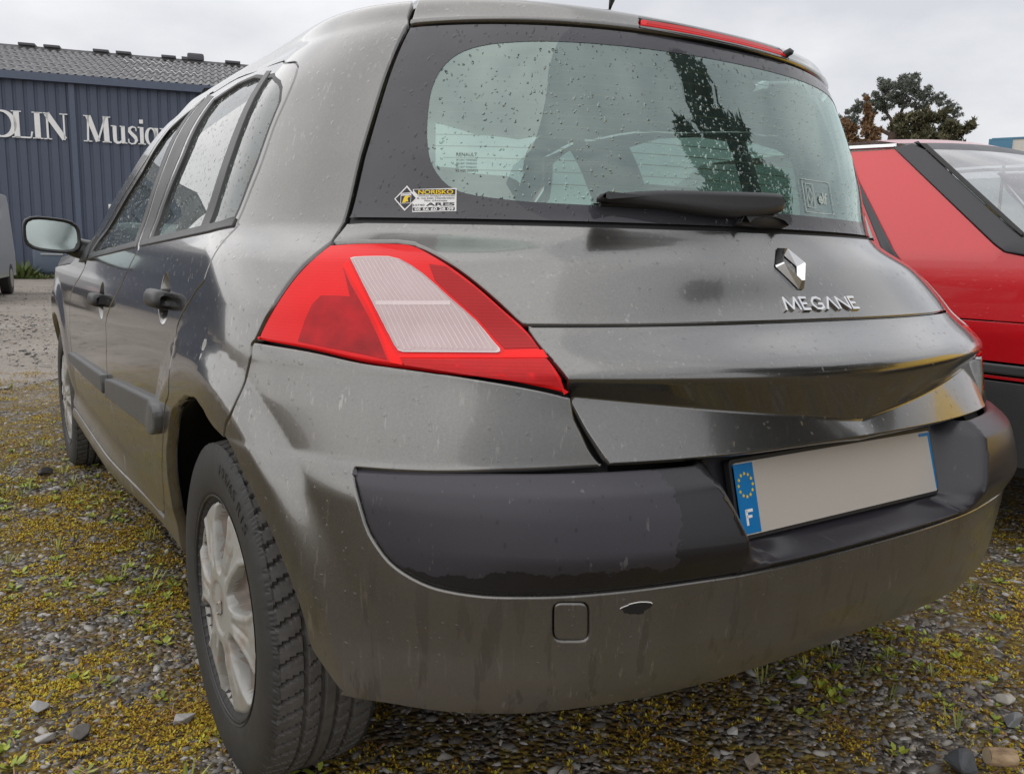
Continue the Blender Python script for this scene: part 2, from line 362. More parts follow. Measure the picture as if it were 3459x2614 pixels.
def _slopes(V):
    d = V[1:] - V[:-1]; m = np.zeros_like(V); m[0] = d[0]; m[-1] = d[-1]
    p = d[:-1] * d[1:]; s = d[:-1] + d[1:]
    m[1:-1] = np.where(p > 0, 2 * p / np.where(p > 0, s, 1), 0)
    return m
SLOPE = _slopes(ROWS)
KC = np.ones(len(ROWS))
for _k, _f in CORNER.items(): KC[_k] = _f
def rowp(v):
    v = np.clip(v, 0, len(ROWS) - 1 - 1e-9); i = v.astype(int); f = (v - i)[:, None]
    a, b = ROWS[i], ROWS[i + 1]; d = b - a
    ka, kb = KC[i][:, None], KC[i + 1][:, None]
    ma = ka * SLOPE[i] + (1 - ka) * d; mb = kb * SLOPE[i + 1] + (1 - kb) * d
    f2, f3 = f * f, f * f * f
    return ((2*f3 - 3*f2 + 1) * a + (f3 - 2*f2 + f) * ma + (3*f2 - 2*f3) * b + (f3 - f2) * mb).T
def smooth(k):
    k = np.clip(k, 0, 1); return k * k * (3 - 2 * k)
def S(u, v):
    u = np.asarray(u, float); v = np.asarray(v, float)
    s = np.where(u > 1, 1., -1.); u = np.where(u > 1, 2 - u, u)
    z, z1, w, yc, n, y0 = rowp(v)
    ya = y0 + (YF - y0) * (1 - 2 * u)
    t = np.maximum(0, ya - .6); t2 = np.maximum(0, ya - 2.75)
    w = w + np.where(u < .5, smooth((ya - .55) / .8) * smooth((2.6 - v) / 2.6) * .05, 0)
    xa = w * (1 - .0045 * t * t - .75 * t2 * t2)
    th = (np.clip(u, .5, 1) - .5) * math.pi; c, sn = np.abs(np.cos(th)), np.sin(th)
    r = (c ** n + sn ** n) ** (-1 / n)
    side = u <= .5
    x = np.where(side, xa, w * r * c); y = np.where(side, ya, y0 + (yc - y0) * r * sn)
    zz = z + z1 * x * x
    f = np.zeros_like(x)
    for wy in (0., 2.625):
        r = np.hypot(y - wy, zz - .30); f = np.maximum(f, np.where((y < -.05) & (wy == 0), smooth((.51 - r) / .065) * 1.15, smooth((.53 - r) / .09)))
    x = x + np.where(zz < .86, .014 * f * np.where(y > .15, smooth((zz - .32) / .22), 1), 0)
    return np.stack([s * x, y, zz], 1)
TR = {
 'quarter_front': [(0.5718, 14.386), (0.5797, 14.18), (0.5804, 13.848), (0.5754, 13.423), (0.5737, 12.881), (0.5673, 12.439), (0.5627, 11.91), (0.5626, 11.743), (0.5068, 10.679), (0.4876, 10.157), (0.4734, 9.222), (0.4736, 7.924), (0.4659, 5.749), (0.4553, 4.048), (0.4383, 2.831), (0.4279, 1.946)],
 'rail': [(0.5718, 14.386), (0.5632, 14.466), (0.551, 14.529), (0.512, 14.631), (0.4711, 14.953), (0.432, 15.383), (0.3977, 15.347), (0.3888, 15.448), (0.3484, 14.825)],
 'arch': [(0.5826, 6.223), (0.5406, 7.38), (0.4924, 7.442), (0.4775, 6.71), (0.4683, 5.507), (0.463, 4.935), (0.4602, 4.656), (0.4598, 4.375), (0.4579, 3.86), (0.4536, 3.38), (0.4388, 1.749), (0.4391, 0.798), (0.4576, 0.888)],
 'sillbot': [(0.4449, 0.495), (0.4478, 0.791), (0.3959, 0.433), (0.3669, 0.902), (0.3269, 1.128), (0.2612, 1.168)],
 'doorbot': [(0.4279, 1.946), (0.4215, 1.632), (0.3953, 1.352), (0.344, 1.328), (0.2644, 1.186), (0.232, 1.409)],
 'bumpseam': [(0.584, 6.468), (0.5872, 7.288), (0.5943, 7.577), (0.5968, 7.981), (0.5984, 8.423), (0.6002, 8.769), (0.6033, 9.246), (0.6076, 9.385)],
 'bumparch': [(0.584, 6.468), (0.6029, 5.398), (0.6259, 4.563), (0.6417, 4.103), (0.6597, 3.231), (0.6671, 2.289), (0.6881, 1.52), (0.6947, 1.415)],
 'lamp_ul': [(0.6088, 9.403), (0.6328, 10.192), (0.6523, 10.783), (0.6652, 11.136), (0.6756, 11.428)],
 'lamp_ur': [(0.6756, 11.428), (0.7001, 11.483), (0.7258, 11.497), (0.7382, 11.462), (0.7481, 11.324), (0.7616, 11.065), (0.777, 10.721), (0.7906, 10.349), (0.8015, 9.933), (0.8021, 9.445), (0.8035, 8.988), (0.8086, 8.558)],
 'lamp_b': [(0.8086, 8.558), (0.7912, 8.724), (0.7638, 8.909), (0.7267, 9.077), (0.696, 9.162), (0.6598, 9.323), (0.6087, 9.388)],
 'cpgap': [(0.6783, 11.516), (0.6807, 11.74), (0.6815, 11.912), (0.6822, 12.063), (0.6857, 12.923), (0.6929, 13.833), (0.6991, 14.986), (0.6944, 15.5)],
 'bpil': [(0.3851, 15.575), (0.3954, 11.419)],
 'gapF': [(0.3977, 11.17), (0.3764, 10.28), (0.3395, 8.573), (0.3356, 7.334), (0.3309, 4.789), (0.3313, 4.139), (0.3418, 3.232), (0.3506, 1.852)],
 'fendgap': [(0.2528, 10.463), (0.2445, 10.173), (0.2088, 9.219), (0.1942, 8.499), (0.1865, 7.106), (0.1821, 4.321), (0.1823, 3.62), (0.1857, 2.455), (0.2353, 1.438)],
 'fendarch': [(0.0793, 7.186), (0.1005, 5.092), (0.1318, 7.074), (0.1647, 4.051), (0.1648, 3.058), (0.1958, 1.538), (0.2344, 1.187)],
 'apil': [(0.3459, 14.88), (0.3306, 14.044), (0.3106, 13.425), (0.2838, 12.774), (0.2672, 11.81)],
 'belt': [(0.294, 10.761), (0.3954, 11.419), (0.4968, 11.812), (0.5621, 11.929)],
 'divbar': [(0.4928, 14.487), (0.4938, 11.883)],
 'glassR_top': [(0.4176, 14.763), (0.4434, 14.912), (0.4818, 14.631), (0.4882, 14.545)],
 'glassR_front': [(0.4176, 14.763), (0.4187, 13.512), (0.4092, 12.434), (0.4158, 11.512)],
 'handle': [(0.428, 9.917), (0.4733, 9.973)],
 'handleF': [(0.3006, 9.101), (0.3469, 9.368)],
 'stripR': [(0.339, 4.707), (0.4589, 5.712), (0.4291, 4.448), (0.3344, 4.101)],
 'stripF': [(0.1855, 4.322), (0.3308, 4.766), (0.3294, 4.12), (0.1844, 3.991)],
 'clear': [(0.6955, 11.094), (0.7056, 11.137), (0.7229, 11.148), (0.7302, 11.097), (0.7453, 10.84), (0.761, 10.452), (0.7741, 10.074), (0.7783, 9.675), (0.779, 9.521), (0.7768, 9.451), (0.7236, 9.413), (0.7216, 9.518), (0.7158, 10.337), (0.7052, 10.709)],
 'clearbar': [(0.7163, 10.328), (0.7613, 10.357)],
 'band': [(0.691, 10.952), (0.6955, 11.094), (0.7052, 10.709), (0.7158, 10.337), (0.7216, 9.518), (0.7236, 9.413), (0.7768, 9.451), (0.779, 9.521), (0.7988, 9.545), (0.7998, 9.373), (0.7215, 9.302), (0.7207, 9.145), (0.714, 9.187), (0.7162, 9.617), (0.7111, 10.274)],
 'lampcornerR': [(0.8036, 8.988), (0.804, 8.726)],
 'insert': [(0.6986, 5.985), (0.6988, 5.459), (0.7025, 4.714), (0.7094, 4.383), (0.7176, 4.181), (0.7309, 4.019), (0.7427, 3.949), (0.7615, 3.919), (0.7797, 3.938), (0.798, 3.961), (0.8259, 4.01), (0.8599, 4.055), (0.8916, 4.063), (0.9289, 4.084)],
 'inserttop': [(0.6986, 5.985), (0.7001, 6.226), (0.7391, 6.47), (0.7783, 6.699), (0.8164, 6.763), (0.8252, 6.751)],
 'recessL': [(0.8763, 6.266), (0.8771, 5.269), (0.8805, 4.719), (0.8855, 4.406), (0.8904, 4.262), (0.8939, 4.204), (0.9156, 4.198), (0.9577, 4.199), (1.0078, 4.214), (1.0659, 4.192), (1.0983, 4.183), (1.1116, 4.321), (1.1197, 4.821), (1.1319, 5.92)],
 'towcap': [(0.7939, 3.859), (0.8105, 3.853), (0.8112, 3.269), (0.7942, 3.289)],
 'chip': [(0.8254, 3.743), (0.8302, 3.803), (0.8417, 3.787), (0.8383, 3.682), (0.8334, 3.649)],
 'sticker': [(0.7167, 12.334), (0.7277, 12.491), (0.7336, 12.468), (0.7626, 12.482), (0.7643, 12.122), (0.7327, 12.112), (0.7303, 12.121)],
 'wiper': [(0.8574, 12.313), (0.878, 12.417), (0.9487, 12.485), (1.0041, 12.522), (1.0097, 12.43), (1.0064, 12.287), (0.9538, 12.088), (1.0114, 12.06), (0.8821, 12.244)],
 'shadeband': [(0.7381, 13.853), (0.7396, 13.087), (0.746, 12.761), (0.7625, 12.45), (0.7957, 12.348), (0.8362, 12.341), (0.7642, 14.481), (0.7435, 14.195), (0.8595, 14.51), (0.9727, 14.433)],
 'emblem': [(0.9888, 11.486), (1.002, 11.342), (1.0211, 11.184), (1.0133, 10.712), (1.0051, 10.724), (0.9857, 11.052)],
 'megane': [(0.979, 10.46), (0.9822, 10.183), (1.0556, 10.185), (1.056, 10.463)],
 'etch': [(0.7615, 12.871), (0.7757, 12.748)],
 'brake': [(0.9078, 16.063), (0.9082, 14.946), (1.064, 14.976), (1.0772, 15.983)],
 'spoilerTop': [(0.6944, 15.5), (0.7293, 15.593), (0.7728, 15.722), (0.8154, 15.875), (0.8605, 16.025), (0.9078, 16.063), (0.9991, 16.075), (1.067, 15.978), (1.121, 15.264), (1.157, 14.67)],
 'elf': [(1.0734, 12.601)],
 'lensshade': [(0.6908, 10.902), (0.698, 10.644), (0.7051, 10.387), (0.7114, 10.091), (0.7141, 9.703), (0.713, 9.287), (0.6978, 9.339), (0.6772, 9.419), (0.6537, 9.492), (0.6642, 9.965), (0.6703, 10.266), (0.677, 10.422), (0.6885, 10.432), (0.694, 10.524)],
 'bulbs': [(0.6808, 10.292), (0.678, 9.809), (0.7042, 9.812)],
 'ledge': [(0.6933, 11.19), (0.6955, 11.094), (0.7005, 10.904), (0.7053, 10.71), (0.7108, 10.527), (0.7158, 10.336), (0.7198, 10.092), (0.7217, 9.814), (0.7215, 9.517), (0.7211, 9.333)],
 'clear2': [(0.6955, 11.094), (0.6963, 11.101), (0.697, 11.108), (0.6978, 11.115), (0.6986, 11.122), (0.7004, 11.126), (0.7021, 11.129), (0.7039, 11.133), (0.7056, 11.137), (0.7081, 11.14), (0.7106, 11.142), (0.7131, 11.145), (0.7156, 11.147), (0.7174, 11.147), (0.7192, 11.147), (0.721, 11.148), (0.7229, 11.148), (0.7247, 11.135), (0.7265, 11.122), (0.7284, 11.11), (0.7302, 11.097), (0.7321, 11.067), (0.7341, 11.037), (0.736, 11.008), (0.7379, 10.98), (0.7398, 10.944), (0.7416, 10.909), (0.7435, 10.874), (0.7453, 10.84), (0.7474, 10.791), (0.7495, 10.743), (0.7515, 10.696), (0.7535, 10.65), (0.7554, 10.6), (0.7573, 10.55), (0.7592, 10.501), (0.761, 10.452), (0.7628, 10.408), (0.7646, 10.363), (0.7663, 10.318), (0.768, 10.273), (0.7696, 10.225), (0.7711, 10.175), (0.7726, 10.125), (0.7741, 10.074), (0.7749, 10.028), (0.7757, 9.981), (0.7764, 9.933), (0.777, 9.885), (0.7774, 9.833), (0.7778, 9.781), (0.778, 9.728), (0.7783, 9.675), (0.7785, 9.64), (0.7787, 9.604), (0.7789, 9.568), (0.7791, 9.532), (0.7788, 9.518), (0.7785, 9.504), (0.7783, 9.49), (0.778, 9.476), (0.7775, 9.47), (0.777, 9.463), (0.7765, 9.457), (0.776, 9.451), (0.7637, 9.446), (0.7511, 9.438), (0.7381, 9.426), (0.7246, 9.411), (0.724, 9.418), (0.7234, 9.426), (0.7228, 9.433), (0.7222, 9.44), (0.722, 9.464), (0.7219, 9.488), (0.7218, 9.512), (0.7216, 9.536), (0.7214, 9.751), (0.7202, 9.96), (0.7176, 10.155), (0.7141, 10.335), (0.7101, 10.514), (0.7056, 10.694), (0.7007, 10.884)],
 'band2': [(0.691, 10.952), (0.6916, 10.975), (0.6922, 10.998), (0.6928, 11.022), (0.6934, 11.047), (0.694, 11.071), (0.6982, 10.904), (0.7022, 10.75), (0.7059, 10.604), (0.7094, 10.462), (0.7125, 10.319), (0.7152, 10.172), (0.7174, 10.016), (0.7188, 9.848), (0.7192, 9.674), (0.7192, 9.496), (0.7193, 9.466), (0.7195, 9.435), (0.7197, 9.404), (0.7198, 9.374), (0.72, 9.343), (0.7321, 9.36), (0.7437, 9.374), (0.7549, 9.385), (0.7659, 9.393), (0.7767, 9.399), (0.7776, 9.419), (0.7784, 9.439), (0.7792, 9.459), (0.7801, 9.478), (0.7809, 9.498), (0.785, 9.505), (0.789, 9.511), (0.7931, 9.517), (0.7972, 9.523), (0.8012, 9.528), (0.8011, 9.498), (0.8009, 9.467), (0.8008, 9.436), (0.8007, 9.405), (0.8006, 9.373), (0.7854, 9.368), (0.7701, 9.357), (0.7545, 9.342), (0.7383, 9.322), (0.7214, 9.295), (0.7213, 9.265), (0.7212, 9.235), (0.7211, 9.205), (0.7211, 9.175), (0.721, 9.146), (0.7196, 9.154), (0.7182, 9.162), (0.7168, 9.171), (0.7154, 9.179), (0.714, 9.187), (0.7142, 9.274), (0.7146, 9.36), (0.7151, 9.446), (0.7157, 9.532), (0.7162, 9.617), (0.7162, 9.758), (0.7158, 9.896), (0.7147, 10.03), (0.7131, 10.155), (0.7111, 10.274), (0.7077, 10.406), (0.7039, 10.537), (0.6999, 10.669), (0.6956, 10.806)],
 'ribsec': [(0.7491, 11.014), (0.7517, 11.004), (0.7543, 10.995), (0.7569, 10.986), (0.7595, 10.976), (0.7639, 10.879), (0.7683, 10.787), (0.7726, 10.697), (0.7767, 10.609), (0.7802, 10.515), (0.7836, 10.422), (0.7868, 10.328), (0.7899, 10.232), (0.7925, 10.133), (0.7949, 10.03), (0.797, 9.921), (0.7986, 9.811), (0.7988, 9.749), (0.799, 9.687), (0.7991, 9.625), (0.7992, 9.562), (0.7948, 9.557), (0.7903, 9.552), (0.7859, 9.546), (0.7814, 9.54), (0.7811, 9.591), (0.7808, 9.642), (0.7804, 9.693), (0.78, 9.744), (0.7792, 9.837), (0.7782, 9.929), (0.7769, 10.019), (0.7753, 10.105), (0.7723, 10.204), (0.7691, 10.3), (0.7657, 10.394), (0.7621, 10.487), (0.7599, 10.545), (0.7576, 10.604), (0.7553, 10.663), (0.7529, 10.723), (0.752, 10.792), (0.751, 10.863), (0.75, 10.937)],
 'refl2': [(0.7219, 9.274), (0.7357, 9.295), (0.749, 9.312), (0.762, 9.326), (0.7746, 9.335), (0.7871, 9.342), (0.7995, 9.346), (0.7991, 9.253), (0.7989, 9.16), (0.799, 9.066), (0.7998, 8.969), (0.8013, 8.87), (0.8029, 8.771), (0.7964, 8.804), (0.7899, 8.837), (0.7834, 8.869), (0.7768, 8.899), (0.7703, 8.928), (0.7637, 8.957), (0.7568, 8.992), (0.7499, 9.025), (0.7431, 9.057), (0.7361, 9.088), (0.729, 9.118), (0.7218, 9.147), (0.7217, 9.168), (0.7217, 9.189), (0.7218, 9.21), (0.7218, 9.232), (0.7218, 9.253)],
 'lensshade2': [(0.6916, 10.902), (0.6932, 10.835), (0.6949, 10.77), (0.6964, 10.707), (0.698, 10.644), (0.6998, 10.579), (0.7017, 10.515), (0.7034, 10.451), (0.7051, 10.387), (0.7068, 10.315), (0.7085, 10.242), (0.71, 10.168), (0.7114, 10.091), (0.7125, 9.998), (0.7134, 9.902), (0.7139, 9.803), (0.7141, 9.703), (0.7139, 9.589), (0.7135, 9.475), (0.7132, 9.36), (0.713, 9.244), (0.7093, 9.268), (0.7056, 9.292), (0.7018, 9.315), (0.6978, 9.339), (0.6929, 9.36), (0.6879, 9.38), (0.6826, 9.399), (0.6772, 9.419), (0.6717, 9.442), (0.6661, 9.464), (0.6601, 9.486), (0.6539, 9.508), (0.6568, 9.627), (0.6596, 9.744), (0.6621, 9.857), (0.6642, 9.965), (0.6659, 10.046), (0.6675, 10.122), (0.6689, 10.195), (0.6703, 10.266), (0.672, 10.306), (0.6737, 10.345), (0.6753, 10.384), (0.677, 10.422), (0.6799, 10.425), (0.6828, 10.427), (0.6857, 10.43), (0.6885, 10.432), (0.6911, 10.43), (0.6937, 10.429), (0.6963, 10.427), (0.6988, 10.425), (0.6972, 10.541), (0.6955, 10.658), (0.6936, 10.777)],
}
# ------------------------------------------------------------------ the grey hatchback
def TG(u, v):
    """tailgate foot: the overhanging crease and the shallow V cut under it"""
    b = S(u, v); x = np.abs(b[:, 0]); u = np.asarray(u, float)
    A = S(u, np.full(len(b), 7.)); C = S(u, np.full(len(b), 9.)); T = S(u, np.full(len(b), 9.25)); C[:, 1] -= .007; A[:, 1] -= .012
    xx = b[:, 0] - .02; cl = np.stack([b[:, 0], -.697 + .368 * x * x, .689 + .128 * np.sqrt(xx * xx + 2e-6)], 1)
    f = np.clip(v - 7, 0, 1)[:, None]; g = np.clip(v - 8, 0, 1)[:, None]
    lin = np.where((v < 8)[:, None], A + (cl - A) * f, cl + (C - cl) * g)
    B0 = cl + (C - cl) * .75; t = np.clip((v - 8.75) / .5, 0, 1)[:, None]
    bez = (1 - t) ** 2 * B0 + 2 * t * (1 - t) * C + t * t * T
    out = np.where((v < 8.75)[:, None], lin, np.where((v < 9.25)[:, None], bez, b)); out[:, 0] = b[:, 0]
    return out
# the bumper insert, with the pocket for the number plate
def INS(u, v):
    P = S(u, v); x, z = np.abs(P[:, 0]), P[:, 2]
    P[:, 1] -= .026 * smooth((z - .50) / .06) * smooth((.80 - x) / .32)          # the insert stands proud of the paint
    P[:, 1] += .016 * smooth((z - .632) / .028)                                  # bevel along its top
    xe = .300 + .43 * np.clip(z - .52, 0, .15); fx = smooth(np.clip((xe - x) / .058, 0, 1) * .9 + .05 * ((xe - x) > 0))
    fz = smooth((z - .511) / .012 - np.maximum(x - .25, 0) * 12); flat = fx * fz
    lip = np.exp(-((z - .508) / .004) ** 2) * (x < .31) * .0025
    yb = -0.692000 + 0.267000 * (z - 0.537900) + .012
    step_ = smooth((z - .528) / .006) * .016 - .016
    P[:, 1] = P[:, 1] * (1 - flat) + np.maximum(yb + step_, P[:, 1]) * flat - lip
    return P
car = tag(empty('parked_hatchback'), 'dirty metallic grey five-door hatchback filling the frame, parked tail towards the camera', 'car')
def mirx(o): return o
B14 = TR['bumpseam']
qf = TR['quarter_front']; rail = TR['rail']; arch_bs = [p for p in TR['arch'][:9]]
def uvs(y, z):
    v = float(np.interp(z, ROWS[:, 0], np.arange(len(ROWS)))); return (.5 * (1 - y / YF), v)
arch_f = arch_bs[:3] + [(.4800, 6.24), (.4722, 5.35), (.4680, 4.82), (.4660, 4.55), uvs(.245, .53), uvs(.264, .48), uvs(.292, .43), uvs(.320, .38), uvs(.342, .34), uvs(.356, .30), uvs(.362, .268)]
HD = ((.4525, 9.94), (.322, 9.22))
def dish_hole(uc, vc):
    P, du, dv, N = frame_of(S, np.array([uc]), np.array([vc])); a = np.linalg.norm(du[0]); b = np.linalg.norm(dv[0])
    return [(uc + .048 * math.cos(t) / a, vc + (.050 * math.sin(t) - .004) / b) for t in np.linspace(0, 2 * math.pi, 24, endpoint=False)]
for side in (0, 1):
    q = (lambda l: mir(l)) if side else (lambda l: list(l))
    # body side: sill, rear quarter, pillar and roof rail in one pressing
    wa = [uvs(2.625 - .372 * math.cos(a), .30 + .372 * math.sin(a)) for a in np.radians([2, 15, 30, 45, 60, 75, 90])]
    fb = [(.2320, 1.35), (.2320, 1.409)]
    sill_u = np.linspace(.430, uvs(2.24, .3)[0], 8)
    out = (spl(qf, 3) + [(float(u), 1.32) for u in np.linspace(.421, .172, 9)] + [(.172, .35)] + [(float(u), .30) for u in np.linspace(.20, .443, 9)]
           + spl(arch_f, 3)[::-1] + spl(TR['bumpseam'], 3) + spl(TR['lamp_ul'], 4) + [(.678, 11.52), (.6800, 11.74)] + spl(TR['cpgap'][2:7], 3) + [(.694, 15.3), (.690, 16.62)]
           + [(float(u), 16.62) for u in np.linspace(.67, .37, 12)] + [(.352, 16.2), (.336, 15.3), (.320, 14.4), (.300, 13.6), (.274, 12.95), (.247, 12.0), (.236, 11.2), (.250, 10.6)]
           + [(.258, 11.0), (.266, 11.75), (.289, 12.6), (.313, 13.27), (.332, 13.85)] + spl(rail[::-1], 3)[:-1])
    panel('rear_quarter_panel', q(out), M['paint'], car, depth=.022, gap=.0024)
    # doors
    gapF = spl(TR['gapF'], 3)[:-1] + [(.350, 2.0), (.352, 1.36)]
    bp = [(.382, 15.55), (.386, 13.9), (.391, 12.4), (.395, 11.42)]
    rd = spl(qf, 3)[:-2] + [(.4300, 2.0), (.4216, 1.55), (.412, 1.36)] + [(float(u), 1.34) for u in np.linspace(.40, .356, 4)] + gapF[::-1] + bp[::-1] + spl(rail[:8], 3)[::-1][:-1]
    rw = [(.4150, 14.75), (.4420, 14.93), (.468, 14.78), (.486, 14.55), (.515, 14.36), (.545, 14.22), (.560, 14.08), (.5695, 13.85), (.5665, 13.42), (.5645, 12.88), (.5588, 12.44), (.5545, 11.98), (.497, 11.83), (.4130, 11.53), (.411, 12.4), (.4165, 13.5)]
    dr = panel('rear_door', q(rd), M['paint'], car, holes=[q(rw), q(dish_hole(*HD[0]))], depth=.02)
    fw = [(.377, 15.02), (.350, 14.55), (.334, 13.50), (.313, 12.90), (.291, 12.25), (.272, 11.55), (.265, 11.02), (.29, 10.85), (.33, 11.08), (.3855, 11.42), (.382, 12.5), (.378, 13.9)]
    fg = TR['fendgap']; fgc = [fg[0], fg[1], fg[2], fg[3], fg[4], (.1835, 5.4), (.1815, 4.3), (.1815, 3.4), (.183, 2.4), (.186, 1.36)]
    fd = gapF + [(float(u), 1.34) for u in np.linspace(.34, .19, 7)] + spl(fgc, 3)[::-1] + [(.260, 10.9), (.268, 11.72), (.291, 12.55), (.315, 13.22), (.334, 13.8)] + spl(rail[7:], 3)[::-1] + bp
    df = panel('front_door', q(fd), M['paint'], car, holes=[q(fw), q(dish_hole(*HD[1]))], depth=.02)
    # front wing with its wheel opening, and the nose behind it
    wing = spl(fgc, 3) + [(.181, 1.36), (.1715, 1.33)] + wa + [uvs(2.625 + .372 * math.cos(a), .30 + .372 * math.sin(a)) for a in np.radians([75, 60, 45, 30, 15, 2])] + [(.03, 1.4), (.004, 2.), (.002, 9.3), (.04, 9.9), (.10, 10.2), (.18, 10.45), (.232, 11.1), (.247, 10.62)]
    panel('front_wing', q(wing), M['paint'], car, depth=.025)
    # glass, seals and mouldings
    def inset(l, d=.0): return q(l)
    panel('rear_door_window', q([(.4130, 11.4), (.411, 12.4), (.4165, 13.5), (.4130, 14.85), (.4420, 15.03), (.4895, 14.60), (.4915, 11.75)]), M['glass'], dr, off=-.008, gap=0, bev=0, depth=0, step=.05)
    panel('quarter_light', q([(.4895, 14.60), (.515, 14.45), (.545, 14.3), (.560, 14.15), (.5705, 13.85), (.5675, 13.42), (.5655, 12.88), (.56, 12.44), (.556, 11.9), (.4915, 11.75)]), M['glass'], dr, off=-.004, gap=0, bev=0, depth=0, step=.05)
    panel('division_bar', q([(.4862, 14.66), (.4935, 14.58), (.4985, 11.7), (.4885, 11.7)]), M['trim'], dr, off=.001, gap=0, depth=.02, step=.03)
    panel('front_door_window', q([(u + du, v + dv) for (u, v), (du, dv) in zip(fw, [(0, .08)] * 7 + [(0, -.1)] * 3 + [(0, 0)] * 2)]), M['glass'], df, off=-.008, gap=0, bev=0, depth=0, step=.05)
    def seal(loop, wid, par, nm='window_seal'):
        L_ = np.array(loop); c = L_.mean(0); sh = np.array([.0045, .10])[None] * wid
        d = L_ - c; k = 1 + sh / np.maximum(np.abs(d).max(0), 1e-6)
        panel(nm, q([tuple(p) for p in c + d * k]), M['rubber'], par, holes=[q([tuple(p) for p in c + d * (2 - k)])], off=-.001, gap=0, bev=.001, drop=.001, depth=.012, step=.02)
    seal(rw, 1.0, dr); seal(fw, 1.0, df)
    panel('pillar_trim', q([(.3835, 15.35), (.3905, 11.5), (.3845, 11.45), (.3765, 15.0)]), M['trim'], df, off=.0008, gap=0, bev=.0008, depth=.004, step=.03)
    panel('pillar_trim', q([(.3865, 15.45), (.4100, 14.9), (.4130, 13.5), (.4085, 12.4), (.4105, 11.6), (.398, 11.5), (.392, 12.6)]), M['trim'], dr, off=.0008, gap=0, bev=.0008, depth=.004, step=.03)
    panel('belt_moulding', q([(.3995, 11.28), (.497, 11.68), (.5585, 11.82), (.5600, 12.0), (.497, 11.9), (.3975, 11.52)]), M['trim'], dr, off=.004, gap=.0004, depth=.008, step=.03)
    panel('belt_moulding', q([(.262, 10.72), (.33, 10.98), (.3935, 11.26), (.3915, 11.50), (.33, 11.2), (.266, 10.95)]), M['trim'], df, off=.004, gap=.0004, depth=.008, step=.03)
    # rubbing strips
    def strip(l, par):
        uvq = q(l); P, F, N = panel('x', uvq, M['strip'], par, gap=0, step=.03, raw=True)
        panel('rubbing_strip', uvq, M['strip'], par, off=.017, gap=0, bev=.005, drop=.004, depth=.022, step=.03)
    strip([(.341, 4.70), (.400, 5.10), (.4565, 5.52), (.4600, 5.30), (.4580, 4.72), (.4520, 4.50), (.4460, 4.45), (.40, 4.30), (.338, 4.14)], dr)
    strip([(.186, 4.34), (.26, 4.52), (.329, 4.70), (.328, 4.14), (.26, 4.03), (.186, 3.99)], df)
    # handles: a pull across a dished recess
    for par, (uc, vc) in ((dr, HD[0]), (df, HD[1])):
        fr = wrap(S, uc if not side else 2 - uc, vc, 0.); nn = 16; V = []; F = []; L_ = .078
        for a in (-1., -.97, -.85, -.5, 0, .5, .85, .97, 1.):
            k_ = .55 if abs(a) == 1 else (.85 if abs(a) > .9 else 1)
            for j in range(nn):
                w = 2 * math.pi * j / nn; c_, s2 = math.cos(w), math.sin(w); r_ = (abs(c_) ** 3 + abs(s2) ** 3) ** (-1 / 3)
                V.append(fr(a * L_ * .82, r_ * c_ * .0185 * k_ - .002, (.010 + r_ * s2 * .0195 * k_ + .006 * (1 - a * a))))
        for i in range(8):
            for j in range(nn): F.append((i * nn + j, i * nn + (j + 1) % nn, (i + 1) * nn + (j + 1) % nn, (i + 1) * nn + j))
        F += [tuple(range(nn)), tuple(range(8 * nn, 9 * nn))[::-1]]
        mesh('door_handle', V, F, M['trim'], par)
        for a in (-.052, .052): MB().prism([(a - .012, -.012), (a + .012, -.012), (a + .012, .012), (a - .012, .012)], .014, fr).build('handle_bracket', M['trim'], par)
        V = []; F = []; n_ = 28
        for k_, d_ in ((1.03, -.002), (.93, -.006), (.75, -.013), (.5, -.019), (.25, -.022), (.02, -.023)):
            for t in np.linspace(0, 2 * math.pi, n_, endpoint=False): V.append(fr(.048 * k_ * math.cos(t), .050 * k_ * math.sin(t) - .004, d_))
        for i in range(5):
            for j in range(n_): F.append((i * n_ + j, i * n_ + (j + 1) % n_, (i + 1) * n_ + (j + 1) % n_, (i + 1) * n_ + j))
        mesh('handle_dish', V, F, M['paint'], par)
    # lamps
    lamp = panel('tail_light', q(spl(TR['lamp_ul'], 4) + spl(TR['lamp_ur'], 4)[1:] + spl(TR['lamp_b'], 4)[1:-1]), M['redlens'], car, gap=.0045, bev=.004, drop=.003, depth=.02)
    clp = TR['clear2']
    panel('clear_lens', q(clp), M['clearlens'], lamp, off=.0011, gap=.001, bev=.0012, drop=.0006, depth=.0012)
    # a milky rim, a cross bar and the fine ribs of the clear lens
    rim = np.array(clp); c0 = rim.mean(0)
    panel('lens_rim', q(clp), M['clearrib'], lamp, holes=[q([tuple(c0 + (p - c0) * .97) for p in rim])], off=.0017, gap=.0003, bev=.0006, drop=.0005, depth=.0012)
    b0, b1 = TR['clearbar']
    panel('lens_rib', q([(b0[0], b0[1] - .035), (b1[0], b1[1] - .035), (b1[0], b1[1] + .035), (b0[0], b0[1] + .035)]), M['clearrib'], lamp, off=.0018, gap=0, bev=.0005, drop=.0005, depth=.001)
    V = []; F = []
    led = np.array(spl(TR['ledge'], 4))
